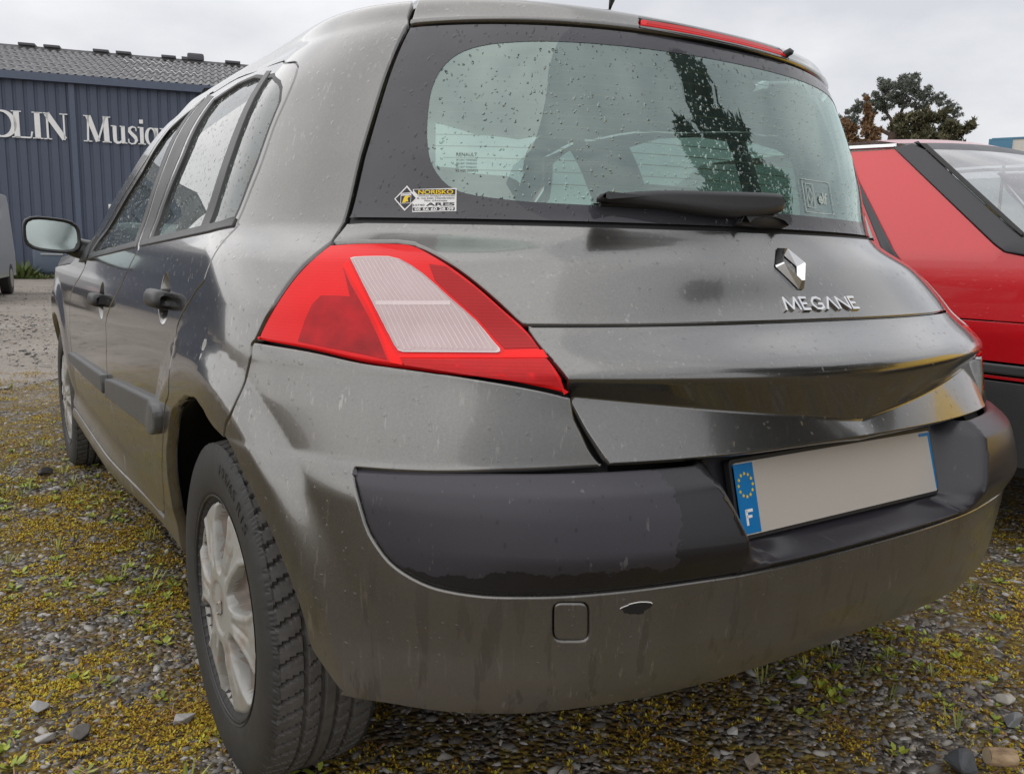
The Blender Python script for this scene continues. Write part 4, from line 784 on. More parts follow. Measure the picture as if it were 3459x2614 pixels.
# wheels
def make_wheel():
    w = empty('wheel', (0, 0, 0))
    # tyre profile: lateral x (outer side negative), radius
    prof = [(-.078, .190), (-.086, .198), (-.093, .212), (-.0975, .235), (-.0985, .258), (-.096, .280), (-.091, .296), (-.0855, .3055)]
    tread = np.linspace(-.082, .082, 47); prof += [(float(x), .3105 - .006 * (abs(x) / .082) ** 3) for x in tread]
    prof += [(-a, b) for a, b in [(-.0855, .3055), (-.091, .296), (-.096, .280), (-.0985, .258), (-.093, .212), (-.078, .190)]]
    na = 432; P = np.array(prof); a = np.linspace(0, 2 * np.pi, na, endpoint=False); X = np.repeat(P[:, 0][:, None], na, 1); R = np.repeat(P[:, 1][:, None], na, 1); Aa = np.repeat(a[None], len(P), 0)
    pitch = 2 * np.pi / 60; dep = np.zeros_like(X)
    for g in (-.041, -.0135, .0135, .041): dep = np.maximum(dep, np.where(np.abs(X - g) < .0034, .0075, 0))
    ax = np.abs(X); sh = (ax > .043) & (ax < .0915)
    ph = ((Aa + (ax - .043) * 1.5 * np.sign(X)) / pitch) % 1
    dep = np.maximum(dep, np.where(sh & (ph < .20), np.where(ax > .08, .004, .0075), 0))
    mid = (ax < .039) & (ax > .016); ph2 = ((Aa + X * 2.6) / pitch) % 1
    dep = np.maximum(dep, np.where(mid & (ph2 < .13), .0055, 0))
    ribs = (ax > .085) & (ax < .0935) & (R > .29); dep = np.where(ribs & ((Aa / pitch * 3) % 1 < .3), .0016, dep)
    R = R - dep; V = np.stack([X, R * np.cos(Aa), R * np.sin(Aa)], 2).reshape(-1, 3)
    n = len(P); F = [(i * na + j, (i + 1) * na + j, (i + 1) * na + (j + 1) % na, i * na + (j + 1) % na) for i in range(n - 1) for j in range(na)]
    ty = mesh('tyre', V, F, [M['rubbertyre'], M['tread']], w); flatd = dep.reshape(-1)
    ty.data.polygons.foreach_set('use_smooth', [not 6 <= i < n - 7 for i in range(n - 1) for j in range(na)])
    ty.data.polygons.foreach_set('material_index', [1 if 7 <= i < n - 8 else 0 for i in range(n - 1) for j in range(na)])
    # raised size marking on the wall
    mb = MB()
    def side_fr(r0, a0): return lambda x, y, h: (-.0962 - h - .0025, (r0 + y) * math.cos(a0 + x / r0), (r0 + y) * math.sin(a0 + x / r0))
    text_into(mb, '195/65 R15', 0, 0, .020, side_fr(.262, math.radians(66)), .17, .01)
    mb.build('size_marking', M['rubbertyre'], ty)
    V = []; F = []                                           # a moulded rib ring near the rim
    for r_, x_ in ((.206, -.0885), (.2075, -.0915), (.2105, -.0925), (.213, -.0945)):
        for j in range(96): V.append((x_, r_ * math.cos(2 * math.pi * j / 96), r_ * math.sin(2 * math.pi * j / 96)))
    F = [(k * 96 + j, (k + 1) * 96 + j, (k + 1) * 96 + (j + 1) % 96, k * 96 + (j + 1) % 96) for k in range(3) for j in range(96)]
    mesh('wall_ring', V, F, M['rubbertyre'], ty)
    # hubcap: six broad double-ridged spokes, sunk pockets with slots
    nr, nt = 64, 420; rs = np.concatenate([[0.001], np.linspace(.006, .204, nr - 1)]); th = np.linspace(0, 2 * np.pi, nt, endpoint=False)
    Rg, Tg = np.meshgrid(rs, th, indexing='ij'); k = ((Tg / (2 * np.pi) * 6 + .5) % 1) - .5      # -.5..5 across one spoke (0 = pocket centre)
    kk = np.abs(k); arc = kk * Rg * 2 * np.pi / 6
    half = np.interp(Rg, [.06, .085, .12, .16, .190], [.004, .019, .031, .040, .036])             # half width of a pocket
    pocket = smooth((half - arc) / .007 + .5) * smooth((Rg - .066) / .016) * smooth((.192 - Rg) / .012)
    dome = .016 * (1 - (Rg / .205) ** 2); rim_ = -.010 * smooth((Rg - .186) / .018)
    spk = .5 - kk; sw = spk * Rg * 2 * np.pi / 6
    groove = np.exp(-((sw - .0) / .0055) ** 2) * smooth((Rg - .07) / .02) * smooth((.165 - Rg) / .03) * .0045
    ridge = np.exp(-((arc - half - .010) / .006) ** 2) * .003 * smooth((Rg - .08) / .02)
    cen = -.004 * smooth((.050 - Rg) / .003) + .001
    H = .083 + dome + rim_ - pocket * (.030 + .012 * smooth(k * 6 + .5)) - groove + ridge + cen
    hole = (pocket > .93) & (k > -.10) & (Rg > .108) & (Rg < .181)
    V = np.stack([-H, Rg * np.cos(Tg), Rg * np.sin(Tg)], 2).reshape(-1, 3); F = []
    for i in range(nr - 1):
        for j in range(nt):
            j2 = (j + 1) % nt
            if hole[i, j] and hole[i + 1, j] and hole[i, j2] and hole[i + 1, j2]: continue
            F.append((i * nt + j, (i + 1) * nt + j, (i + 1) * nt + j2, i * nt + j2))
    hc = mesh('hubcap', V, F, [M['hubcap'], M['pocketbrown']], w); pk = pocket.reshape(-1); hc.data.polygons.foreach_set('material_index', [1 if pk[list(f)].mean() > .42 else 0 for f in F])
    mb = MB(); mb.tube([(-.090, .2065 * math.cos(t), .208 * math.sin(t)) for t in np.linspace(0, 2 * math.pi, 73)], .0035, 6, False); mb.build('rim_edge', M['trim'], w, False)
    def hf(x, y, h): return (-.0985 - h, -x, y)
    V = [hf(a * .36, b * .44, 0) for a, b in O] + [hf(a * .36, b * .44, .004) for a, b in Mi] + [hf(a * .36, b * .44, 0) for a, b in I_]
    mesh('diamond_badge', V, [(j * 8 + i, j * 8 + (i + 1) % 8, (j + 1) * 8 + (i + 1) % 8, (j + 1) * 8 + i)[::-1] for j in (0, 1) for i in range(8)], M['hubcap'], hc, True)
    V = []; F = []
    for x_, r_ in ((-.045, .01), (-.045, .15), (-.03, .19), (.05, .195)):
        for j in range(48): V.append((x_, r_ * math.cos(2 * math.pi * j / 48), r_ * math.sin(2 * math.pi * j / 48)))
    mesh('brake_drum', V, [(k * 48 + j, (k + 1) * 48 + j, (k + 1) * 48 + (j + 1) % 48, k * 48 + (j + 1) % 48) for k in range(3) for j in range(48)], M['rust'], w)
    return w
def copy_tree(o, parent):
    c = o.copy(); COL.objects.link(c); c.parent = parent
    for ch in list(o.children): copy_tree(ch, c)
    return c
wheel0 = make_wheel()
for k, (x_, y_, rz, sp_) in enumerate(((-.757, 0, 0, math.radians(30.000000)), (-.757, 2.625, 0, math.radians(20)), (.757, 0, math.pi, 0), (.757, 2.625, math.pi, 0))):
    w = wheel0 if k == 0 else copy_tree(wheel0, car)
    w.parent = car; w.location = (x_, y_, .297); w.rotation_mode = 'XYZ'; w.rotation_euler = (sp_, 0, rz)
# ------------------------------------------------------------------ setting
def ground_mat():
    t = NT('mossy_gravel'); co = t.n('ShaderNodeTexCoord').outputs['Object']
    y = t.n('ShaderNodeSeparateXYZ', {'Vector': co}).outputs['Y']
    big = t.noise(.9, 5, .6); mid = t.noise(7., 6, .6); fine = t.noise(45., 5, .65); vf = t.noise(160., 4, .6)
    vor = t.n('ShaderNodeTexVoronoi', {'Vector': co, 'Scale': 62.}); v2 = t.n('ShaderNodeTexVoronoi', {'Vector': co, 'Scale': 150.})
    r1 = t.n('ShaderNodeSeparateColor', {'Color': vor.outputs['Color']}).outputs[0]
    stone = t.ramp(r1, (0., (.045, .042, .040)), (.45, (.11, .10, .092)), (.75, (.20, .185, .17)), (1., (.32, .30, .28)))
    moss = t.ramp(fine, (.30, (.060, .034, .010)), (.45, (.13, .078, .016)), (.58, (.20, .145, .022)), (.74, (.29, .25, .04)))
    soil = t.mix(vf, (.028, .022, .016), (.075, .060, .044))
    sel = t.ramp(mid, (.40, (0, 0, 0)), (.56, (1, 1, 1)))
    c = t.mix(sel, t.mix(t.ramp(r1, (.45, (0, 0, 0)), (.5, (1, 1, 1))), soil, stone), moss)
    far = t.n('ShaderNodeMapRange', {'Value': t.math('ADD', y, t.math('MULTIPLY', big, 2.2)), 'From Min': 5.4, 'From Max': 6.6}, clamp=True).outputs[0]
    grey = t.ramp(t.math('ADD', t.math('MULTIPLY', t.noise(24., 6, .65), .6), t.math('MULTIPLY', big, .4)), (.35, (.22, .19, .16)), (.55, (.36, .32, .28)), (.72, (.48, .44, .40)))
    c = t.mix(far, c, grey)
    h = t.math('ADD', t.math('MULTIPLY', fine, .6), t.math('SUBTRACT', .7, t.math('MULTIPLY', vor.outputs['Distance'], 40.)))
    return t.out(t.bsdf(c, .82, 0., .35, normal=t.bump(h, .55, .006)))
NGX, NGY = 120, 120
def gh(x, y): return .010 * np.sin(x * 2.3 + 1) * np.sin(y * 1.9) + .006 * np.sin(x * 5.1) * np.cos(y * 4.3 + .5)
xs = np.concatenate([[-400, -60, -20, -8], np.linspace(-4, 5, 90), [9, 20, 60, 400]]); ys = np.concatenate([[-400, -40, -10, -4], np.linspace(-3, 8, 110), [12, 24, 60, 400]])
GX, GY = np.meshgrid(xs, ys); GZ = gh(GX, GY) * ((np.abs(GX) < 6) & (GY > -5) & (GY < 9)) - .004
V = np.stack([GX, GY, GZ], 2).reshape(-1, 3); nx_ = len(xs)
F = [(i * nx_ + j, i * nx_ + j + 1, (i + 1) * nx_ + j + 1, (i + 1) * nx_ + j) for i in range(len(ys) - 1) for j in range(nx_ - 1)]
tag(mesh('gravel_yard', V, F, ground_mat()), kind='structure')
def merge(name, bases, N, pos, scl, rot, mat, kind='stuff', flat=True):
    """N copies of small meshes in one object"""
    VV = []; FF = []; k = 0
    pick = RNG.integers(0, len(bases), N)
    for b, (bv, bf) in enumerate(bases):
        idx = np.where(pick == b)[0]
        if not len(idx): continue
        c, s = np.cos(rot[idx]), np.sin(rot[idx]); v = bv[None] * scl[idx][:, None, :]
        x = v[:, :, 0] * c[:, None] - v[:, :, 1] * s[:, None]; y = v[:, :, 0] * s[:, None] + v[:, :, 1] * c[:, None]
        VV.append((np.stack([x, y, v[:, :, 2]], 2) + pos[idx][:, None]).reshape(-1, 3))
        f = np.array(bf); FF.append((f[None] + (k + np.arange(len(idx)) * len(bv))[:, None, None]).reshape(-1, f.shape[1])); k += len(idx) * len(bv)
    VV = np.vstack(VV).astype(np.float32); FF = np.vstack(FF).astype(np.int32); me = bpy.data.meshes.new(name)
    me.vertices.add(len(VV)); me.vertices.foreach_set('co', VV.ravel()); n = FF.shape[1]
    me.loops.add(FF.size); me.loops.foreach_set('vertex_index', FF.ravel()); me.polygons.add(len(FF)); me.polygons.foreach_set('loop_start', np.arange(0, FF.size, n, dtype=np.int32))
    me.materials.append(mat); me.update(calc_edges=True); me.validate()
    if not flat: me.polygons.foreach_set('use_smooth', [True] * len(FF))
    o = bpy.data.objects.new(name, me); COL.objects.link(o); o['kind'] = kind; return o
def hull(n, flatk=.62):
    bm = bmesh.new(); P = RNG.normal(size=(n, 3)); P /= np.linalg.norm(P, axis=1, keepdims=True); P *= RNG.uniform(.78, 1.05, (n, 1)); P *= np.array((1, RNG.uniform(.6, .9), flatk))
    for p in P: bm.verts.new(p)
    r = bmesh.ops.convex_hull(bm, input=bm.verts); bmesh.ops.delete(bm, geom=[e for e in r['geom_interior'] if isinstance(e, bmesh.types.BMVert)], context='VERTS'); bmesh.ops.triangulate(bm, faces=bm.faces[:])
    bm.verts.index_update(); v = np.array([q.co[:] for q in bm.verts]); f = [[q.index for q in t.verts] for t in bm.faces]; bm.free(); return v, f
def stone_mat():
    t = NT('yard_stones'); r = t.n('ShaderNodeNewGeometry').outputs['Random Per Island']; f = t.noise(60., 5, .6); m = t.noise(25., 4, .6)
    c = t.ramp(r, (0., (.06, .056, .056)), (.22, (.11, .104, .10)), (.44, (.18, .168, .155)), (.66, (.28, .26, .235)), (.84, (.42, .395, .365)), (.95, (.58, .56, .53)), (1., (.30, .16, .08)))
    c = t.mix(t.math('MULTIPLY', f, .5), c, (.09, .08, .065)); c = t.mix(t.ramp(m, (.62, (0, 0, 0)), (.72, (.5, .5, .5))), c, (.09, .085, .015))
    return t.out(t.bsdf(c, .62, 0., .4, normal=t.bump(f, .4, .003)))
SM = stone_mat(); hulls = [hull(n) for n in (11, 12, 13, 14, 15, 16, 12, 13, 14, 18)]
def scatter(N, rects):
    """points spread over (x0,x1,y0,y1,weight)"""
    w = np.array([r[4] for r in rects], float); w /= w.sum(); k = RNG.choice(len(rects), N, p=w); R = np.array([r[:4] for r in rects])[k]
    x = RNG.uniform(R[:, 0], R[:, 1]); y = RNG.uniform(R[:, 2], R[:, 3]); return x, y
NEAR = [(-1.75, -.75, -.35, 1.0, 5), (-1.9, -.7, 1.0, 2.5, 4), (-2.4, -.6, 2.5, 5.5, 3), (-.9, .8, -1.15, .2, 6), (.2, 2.2, -1.05, .7, 6), (-.8, .8, .2, 2.6, 1.2), (1.0, 2.4, .5, 2.5, .6)]
N = 52000; x, y = scatter(N, NEAR + [(-3.6, 3.4, -3.2, 6., 4)]); sz = np.clip(RNG.lognormal(math.log(.0068), .50, N), .003, .026)
pos = np.stack([x, y, gh(x, y) - .004 - sz * .08], 1); scl = np.stack([sz, sz * RNG.uniform(.7, 1.1, N), sz * RNG.uniform(.6, 1.05, N)], 1)
merge('gravel', hulls, N, pos, scl, RNG.uniform(0, 6.28, N), SM)
N = 9000; x, y = scatter(N, [(-3.5, 1., 5., 12., 1), (-2, 8, 8., 22, .8)]); sz = np.clip(RNG.lognormal(math.log(.011), .5, N), .005, .05)
merge('gravel', hulls, N, np.stack([x, y, gh(x, y) * 0 + sz * .1], 1), np.stack([sz, sz, sz * .7], 1), RNG.uniform(0, 6.28, N), SM)
# moss: low cushions of pointed scales; little weeds; fallen needles
def mossmat():
    t = NT('moss'); r = t.n('ShaderNodeNewGeometry').outputs['Random Per Island']; n = t.noise(3., 4, .6); k = t.math('ADD', t.math('MULTIPLY', r, .55), t.math('MULTIPLY', n, .55))
    c = t.ramp(k, (.20, (.070, .030, .010)), (.36, (.19, .088, .015)), (.50, (.35, .20, .022)), (.66, (.50, .37, .035)), (.88, (.46, .46, .06)))
    return t.out(t.bsdf(c, .75, 0., .25))
def tuft(n, l, w, spread):
    V = []; F = []
    for i in range(n):
        a = RNG.uniform(0, 6.28); e = RNG.uniform(*spread); r = RNG.uniform(0, .6) * l; d = np.array((math.cos(a) * math.cos(e), math.sin(a) * math.cos(e), math.sin(e))); b = np.array((math.cos(a) * r, math.sin(a) * r, 0)); s = np.array((-math.sin(a), math.cos(a), 0)) * w; k = len(V)
        ll = l * RNG.uniform(.6, 1.2); V += [b - s * .4, b + s * .4, b + d * ll * .55 + s, b + d * ll, b + d * ll * .55 - s]; F += [(k, k + 1, k + 2), (k, k + 2, k + 4), (k + 4, k + 2, k + 3)]
    return np.array(V), F
mosses = [tuft(7, 1., .22, (.15, 1.2)) for _ in range(6)]
def patchy(N, rects, f, thr):
    x, y = scatter(N * 3, rects); v = np.sin(x * f + 1.3 * np.sin(y * f * .7)) * np.cos(y * f * 1.1 + 1.7 * np.sin(x * f * .6 + 1)) + .5 * np.sin(x * f * 2.7 + 2) * np.cos(y * f * 2.3) + RNG.normal(0, .5, len(x)); k = np.where(v > thr)[0][:N]; return x[k], y[k]
x, y = patchy(44000, [(-1.75, -.75, -.35, 1.0, 5), (-1.9, -.7, 1.0, 2.5, 5), (-2.6, -.6, 2.5, 5.8, 5), (-.9, .8, -1.15, .2, 3), (.2, 2.2, -1.05, .7, 5), (-3.6, 3.4, -3.2, 6., 4)], 9.5, .28); N = len(x); sz = RNG.uniform(.004, .0105, N)
merge('moss', mosses, N, np.stack([x, y, gh(x, y) - .002], 1), np.stack([sz, sz, sz * .8], 1), RNG.uniform(0, 6.28, N), mossmat())
def leafmat(name, a, b):
    t = NT(name); r = t.n('ShaderNodeNewGeometry').outputs['Random Per Island']; c = t.mix(r, a, b); return t.out(t.bsdf(c, .5, 0., .4))
weeds = [tuft(8, 1., .26, (.2, 1.0)) for _ in range(5)]
x, y = patchy(800, NEAR[:5], 3.3, .45); N = len(x); sz = RNG.uniform(.010, .024, N)
merge('small_weeds', weeds, N, np.stack([x, y, gh(x, y)], 1), np.stack([sz, sz, sz * .7], 1), RNG.uniform(0, 6.28, N), leafmat('weed_leaf', (.14, .20, .018), (.36, .40, .05)))
grass = [tuft(10, 1., .045, (.5, 1.35)) for _ in range(4)]
x, y = patchy(260, NEAR[:5], 2.7, .7); N = len(x); sz = RNG.uniform(.03, .055, N)
merge('grass_tufts', grass, N, np.stack([x, y, gh(x, y)], 1), np.stack([sz, sz, sz], 1), RNG.uniform(0, 6.28, N), leafmat('grass_blade', (.14, .18, .03), (.34, .34, .07)))
V = []; F = []
x, y = scatter(700, NEAR[:5])
for a, b in zip(x, y):
    t = random.uniform(0, 6.28); l = random.uniform(.03, .09); d = np.array((math.cos(t), math.sin(t), random.uniform(-.05, .12))); s = np.array((-d[1], d[0], 0)) * .0011; o = np.array((a, b, float(gh(a, b)) + .006)); m_ = o + d * l * .5 + s * random.uniform(-4, 4) + np.array((0, 0, .004)); k = len(V)
    V += [o - s, o + s, m_ + s, m_ - s, o + d * l]; F += [(k, k + 1, k + 2), (k, k + 2, k + 3), (k + 3, k + 2, k + 4)]
tag(mesh('pine_needles', V, F, leafmat('dry_needle', (.20, .09, .035), (.34, .20, .09)), flat=True), kind='stuff')
# single stones big enough to tell apart, and a sawn bit of branch
def big_stone(name, label, x, y, w, d, h, col, n=16, rz=0.):
    v, f = hull(n, 1.); v = v / np.abs(v).max(0); t = NT(name + '_rock'); fz = t.noise(40., 5, .6)
    m = t.out(t.bsdf(t.mix(fz, tuple(c * .7 for c in col), tuple(min(1, c * 1.25) for c in col)), .6, 0., .4, normal=t.bump(t.noise(90., 5, .6), .5, .003)))
    bm = bmesh.new(); vs = [bm.verts.new(p * np.array((w / 2, d / 2, h / 2))) for p in v]
    for q in f: bm.faces.new([vs[i] for i in q])
    bmesh.ops.bevel(bm, geom=bm.edges[:], offset=min(w, d, h) * .05, segments=1, affect='EDGES'); me = bpy.data.meshes.new(name); bm.to_mesh(me); bm.free(); me.materials.append(m)
    o = bpy.data.objects.new(name, me); COL.objects.link(o); o.location = (x, y, float(gh(x, y)) + h * .36); o.rotation_euler = (0, 0, rz); return tag(o, label, 'stone')
big_stone('stone', 'rounded dark slate stone touching the sawn branch at bottom right', .335, -.765, .074, .06, .056, (.075, .08, .088), 22)
big_stone('stone', 'brownish wedge stone in front of the rounded dark stone and the sawn branch', .330, -.835, .040, .034, .026, (.20, .15, .11), 12)
big_stone('stone', 'flat grey slab stone lying at the right edge above the dark stone', .590, -.735, .075, .045, .026, (.20, .205, .215), 13, .5)
big_stone('stone', 'pale beige stone near the right edge above the grey slab', .655, -.680, .055, .040, .026, (.42, .39, .34), 14, .2)
big_stone('stone', 'long light grey stone by the bumper edge at lower right', .335, -.385, .052, .030, .018, (.36, .36, .36), 12, .1)
big_stone('stone', 'small whitish stone in the shade below the middle of the bumper', .044, -.451, .028, .022, .018, (.46, .45, .43), 13)
big_stone('stone', 'upright pointed brownish stone below the middle of the bumper', -.012, -.548, .034, .026, .044, (.24, .20, .17), 11)
big_stone('stone', 'white stone at the bottom edge between tyre and pointed stone', -.340, -.395, .034, .026, .022, (.48, .46, .43), 13)
big_stone('stone', 'light grey stone left of the rear wheel, highest of the pale stones there', -1.138, .375, .042, .034, .030, (.40, .39, .39), 14)
big_stone('stone', 'pale grey wedge stone at lower left beside a dark brown one', -1.132, .235, .055, .036, .030, (.38, .37, .36), 12, .6)
big_stone('stone', 'dark grey brown stone beside the pale wedge stone at lower left', -1.080, .215, .046, .040, .034, (.15, .14, .13), 14, .2)
big_stone('stone', 'light angular stone just left of the bottom of the rear tyre', -.893, .165, .050, .034, .024, (.36, .35, .34), 12, .3)
big_stone('stone', 'dark stone alone on the yellow moss behind the front wheel', -.975, 2.41, .085, .06, .040, (.06, .058, .056), 13)
wd = tag(empty('sawn_branch', (.402, -.795, .024)), 'short sawn piece of pale brown branch at the bottom right corner', 'branch'); wd.scale = (.74, .74, .74); wd.location = (.400, -.800, .016); wd.rotation_euler = (0, .08, -.58)
wb = NT('pale_bark'); _w = wb.noise(30., 6, .65, sc=(.4, 1, 1)); wb = wb.out(wb.bsdf(wb.ramp(_w, (.35, (.14, .085, .05)), (.55, (.36, .25, .15)), (.75, (.52, .40, .26))), .85, normal=wb.bump(_w, .8, .004)))
V = []; F = []; na_ = 20
for k, (x_, r_) in enumerate(((-.036, .0215), (-.034, .0235), (-.015, .0240), (.010, .0232), (.034, .0236), (.037, .0212))):
    for j in range(na_): a = 2 * math.pi * j / na_; rr_ = r_ * (1 + .05 * math.sin(3 * a + k) + .03 * math.sin(7 * a + 2 * k)); V.append((x_, rr_ * math.cos(a), rr_ * math.sin(a)))
F = [(k * na_ + j, k * na_ + (j + 1) % na_, (k + 1) * na_ + (j + 1) % na_, (k + 1) * na_ + j) for k in range(5) for j in range(na_)]
mesh('bark', V, F, wb, wd)
cw = plain('sawn_wood', (.50, .40, .27), .8)
for x_ in (-.0362, .0372): mesh('cut_end', [(x_, .0205 * math.cos(a), .0205 * math.sin(a)) for a in np.linspace(0, 2 * math.pi, na_, endpoint=False)], [tuple(range(na_))], cw, wd, True)
# ------------------------------------------------------------------ the red hatchback alongside
redpaint = NT('faded_red_paint'); _n = redpaint.noise(5., 5); _s = redpaint.noise(20., 5, .6, sc=(1, 1, .2))
redpaint = redpaint.out(redpaint.bsdf(redpaint.mix(redpaint.math('MULTIPLY', _s, .35), (.62, .006, .014), (.50, .022, .026)), .28, 0., .5, .8, .06, coatn=redpaint.bump(drops(redpaint, 90., .35), .6, .0015)))
ZR = np.array([.20, .55, .75, .88, .905, 1.0, 1.40]); XR = np.array([1.66, 1.60, 1.585, 1.60, 1.63, 1.65, 1.83])
def RS(u, v):
    u = np.asarray(u, float); v = np.asarray(v, float); y = -u; x = np.interp(v, ZR, XR); x = x + .05 * smooth((-.15 - y) / .4) + .03 * smooth((y - 2.2) / 1.2)
    return np.stack([x, y, v], 1)
def RSR(u, v): P = RS(-np.asarray(u), v); P[:, 0] = 4.86 - P[:, 0]; return P
red = tag(empty('red_hatchback', (0, 0, 0)), 'bright red older hatchback with black hatch frame, parked behind the grey car on the right', 'car')
g2 = plain('dark_grey_bumper_plastic', (.06, .062, .066), .5, bump=.3); blk = plain('satin_black_trim', (.036, .036, .042), .38)
def L2(l, m): return [(-y, z) for y, z in l] if not m else [(y, z) for y, z in l]
for m in (0, 1):
    sf = RSR if m else RS
    P_ = lambda nm, l, mt, **k: panel(nm, L2(l, m), mt, red, surf=sf, step=.05, **k)
    arc = [(.42 + .34 * math.cos(a), .29 + .34 * math.sin(a)) for a in np.radians(np.linspace(0, 180, 13))]; arf = [(2.86 + .34 * math.cos(a), .29 + .34 * math.sin(a)) for a in np.radians(np.linspace(0, 180, 13))]
    P_('rear_side_panel', [(-.34, .772), (-.34, .975), (-.16, .975), (-.07, .993), (-.03, 1.018), (.465, 1.382), (.70, 1.390), (.38, .985), (.36, .772)], redpaint, gap=.0008)
    P_('door_panel', [(.365, .775), (.40, .985), (.42, 1.01), (2.2, .94), (3.4, .80), (3.4, .765)], redpaint)
    P_('lower_side_panel', [(-.34, .640), (-.34, .769), (.36, .769), (3.4, .758), (3.4, .62), (3.2, .29)] + arf + [(2.5, .22), (.78, .22)] + arc[:-2] + [(.06, .640)], redpaint, gap=.0008)
    P_('side_moulding', [(-.36, .600), (-.36, .637), (.05, .637), (.05, .600)], g2, off=.014, bev=.008)
    P_('red_pinstripe', [(-.36, .583), (-.36, .597), (.05, .597), (.05, .583)], redpaint, off=.008)
    P_('rear_bumper', [(-.36, .30), (-.36, .580), (.06, .580), (.07, .40), (.08, .30)], g2, off=.012)
    P_('pillar_vent', [(.705, 1.392), (.672, 1.392), (.575, 1.27), (.285, .962), (.345, .968), (.598, 1.27)], blk, off=.010, bev=.006, depth=.02)
    P_('door_window_seal', [(.665, 1.31), (.69, 1.36), (.56, 1.16), (.435, 1.005), (.415, 1.01), (.54, 1.17)], blk, off=.004)
    P_('door_window', [(.69, 1.37), (.44, 1.01), (2.0, .95), (1.3, 1.38)], M['glass'], off=-.004, gap=0, bev=0, depth=0)
    P_('roof_gutter', [(.468, 1.384), (.462, 1.404), (.75, 1.418), (1.4, 1.42), (1.4, 1.398), (.75, 1.398)], M['chrome'], off=.008, bev=.004)
    P_('pillar_backing', [(.52, 1.385), (.37, 1.378), (-.065, 1.062), (-.11, 1.028), (-.30, 1.028), (-.30, .96), (-.05, .96), (.30, 1.22)], M['black'], off=-.022, gap=0, bev=0, depth=0)
    P_('hatch_frame', [(.472, 1.384), (.395, 1.396), (.33, 1.365), (-.075, 1.068), (-.115, 1.042), (-.30, 1.035), (-.30, .978), (-.14, .980), (-.075, .990), (-.03, 1.018)], blk, off=.006, bev=.004, depth=.03)
    P_('hatch_seal', [(.385, 1.396), (.372, 1.392), (-.070, 1.068), (-.115, 1.038), (-.118, 1.055), (-.05, 1.105), (.33, 1.385)], M['rubber'], off=.013, bev=.003, depth=.05)
# roof, hatch glass, tail, windscreen
def grid(name, rows, mat, n=15, par=None, flip=False):
    V = [p for r in rows for p in r]; F = [(i * n + j, i * n + j + 1, (i + 1) * n + j + 1, (i + 1) * n + j) for i in range(len(rows) - 1) for j in range(n - 1)]
    return mesh(name, V, [f[::-1] for f in F] if flip else F, mat, par)
ts = np.linspace(0, 1, 15); q4 = lambda t: 4 * t * (1 - t)
def row(xa, y, z, bow, dome): return [(xa + (4.86 - 2 * xa) * t, y - bow * q4(t), z + dome * q4(t)) for t in ts]
grid('roof', [row(1.832, .455, 1.402, .10, .022), row(1.835, .56, 1.424, .10, .028), row(1.84, .9, 1.428, .04, .035), row(1.84, 1.5, 1.40, -.05, .04)], redpaint, par=red)
grid('hatch_header', [row(1.822, .375, 1.372, .10, .016), row(1.828, .42, 1.392, .10, .020), row(1.832, .455, 1.403, .10, .022)], blk, par=red)
grid('hatch_window', [row(1.667, -.115, 1.022, .20, .02), row(1.71, .0, 1.125, .18, .045), row(1.77, .18, 1.262, .14, .04), row(1.822, .375, 1.372, .10, .016)], glass('grey_hatch_glass', (.45, .47, .48), .20, .12, True, .5, 120., (.42, .43, .45)), par=red)
grid('hatch_panel', [row(1.66, -.34, .64, .20, 0), row(1.64, -.35, .88, .20, 0), row(1.67, -.28, .99, .20, .0), row(1.665, -.13, 1.018, .20, .02)], redpaint, par=red)
grid('rear_bumper', [row(1.68, -.36, .30, .22, 0), row(1.66, -.40, .45, .22, 0), row(1.66, -.40, .58, .22, 0), row(1.66, -.35, .64, .20, 0)], g2, par=red)
grid('windscreen', [row(1.84, 1.5, 1.40, -.05, .04), row(1.70, 2.15, .97, -.15, .03)], M['clearglass'], par=red)
grid('bonnet', [row(1.70, 2.15, .96, -.15, .03), row(1.68, 3.0, .86, -.15, .04), row(1.70, 3.45, .78, -.1, .03), row(1.70, 3.5, .35, -.1, 0)], redpaint, par=red)
MB().box((2.43, 1.5, .30), (1.35, 3.6, .12)).box((2.43, .75, .70), (1.35, .14, .7), rx=.2).box((2.43, 1.3, .60), (1.40, 1.7, .06)).build('cabin', M['interiordark'], red)
MB().box((2.35, .10, .93), (1.2, .5, .03)).build('parcel_shelf', M['interiordark'], red)
yb = empty('yellow_papers', (0, 0, 0), red)
for pts_, mt in (([(1.735, .045, 1.150), (1.80, .05, 1.175), (1.80, .0, 1.125), (1.735, -.01, 1.085)], M['yellowink']), ([(1.715, -.03, 1.075), (1.79, -.01, 1.105), (1.78, -.06, 1.055), (1.71, -.075, 1.035)], M['white']), ([(1.70, -.085, 1.03), (1.77, -.07, 1.05), (1.765, -.10, 1.02), (1.70, -.11, 1.005)], M['yellowink'])):
    V = [(x_, y_ + .035, z_ - .012) for x_, y_, z_ in pts_] + [(x_, y_ + .037, z_ - .014) for x_, y_, z_ in pts_]; mesh('paper', V, [(0, 1, 2, 3), (7, 6, 5, 4), (0, 4, 5, 1), (1, 5, 6, 2), (2, 6, 7, 3), (3, 7, 4, 0)], mt, yb, True)
for x_, y_, rz in ((1.76, .42, 0), (1.76, 2.86, 0), (3.10, .42, math.pi), (3.10, 2.86, math.pi)):
    w = copy_tree(wheel0, red); w.location = (x_, y_, .297); w.rotation_euler = (0, 0, rz)
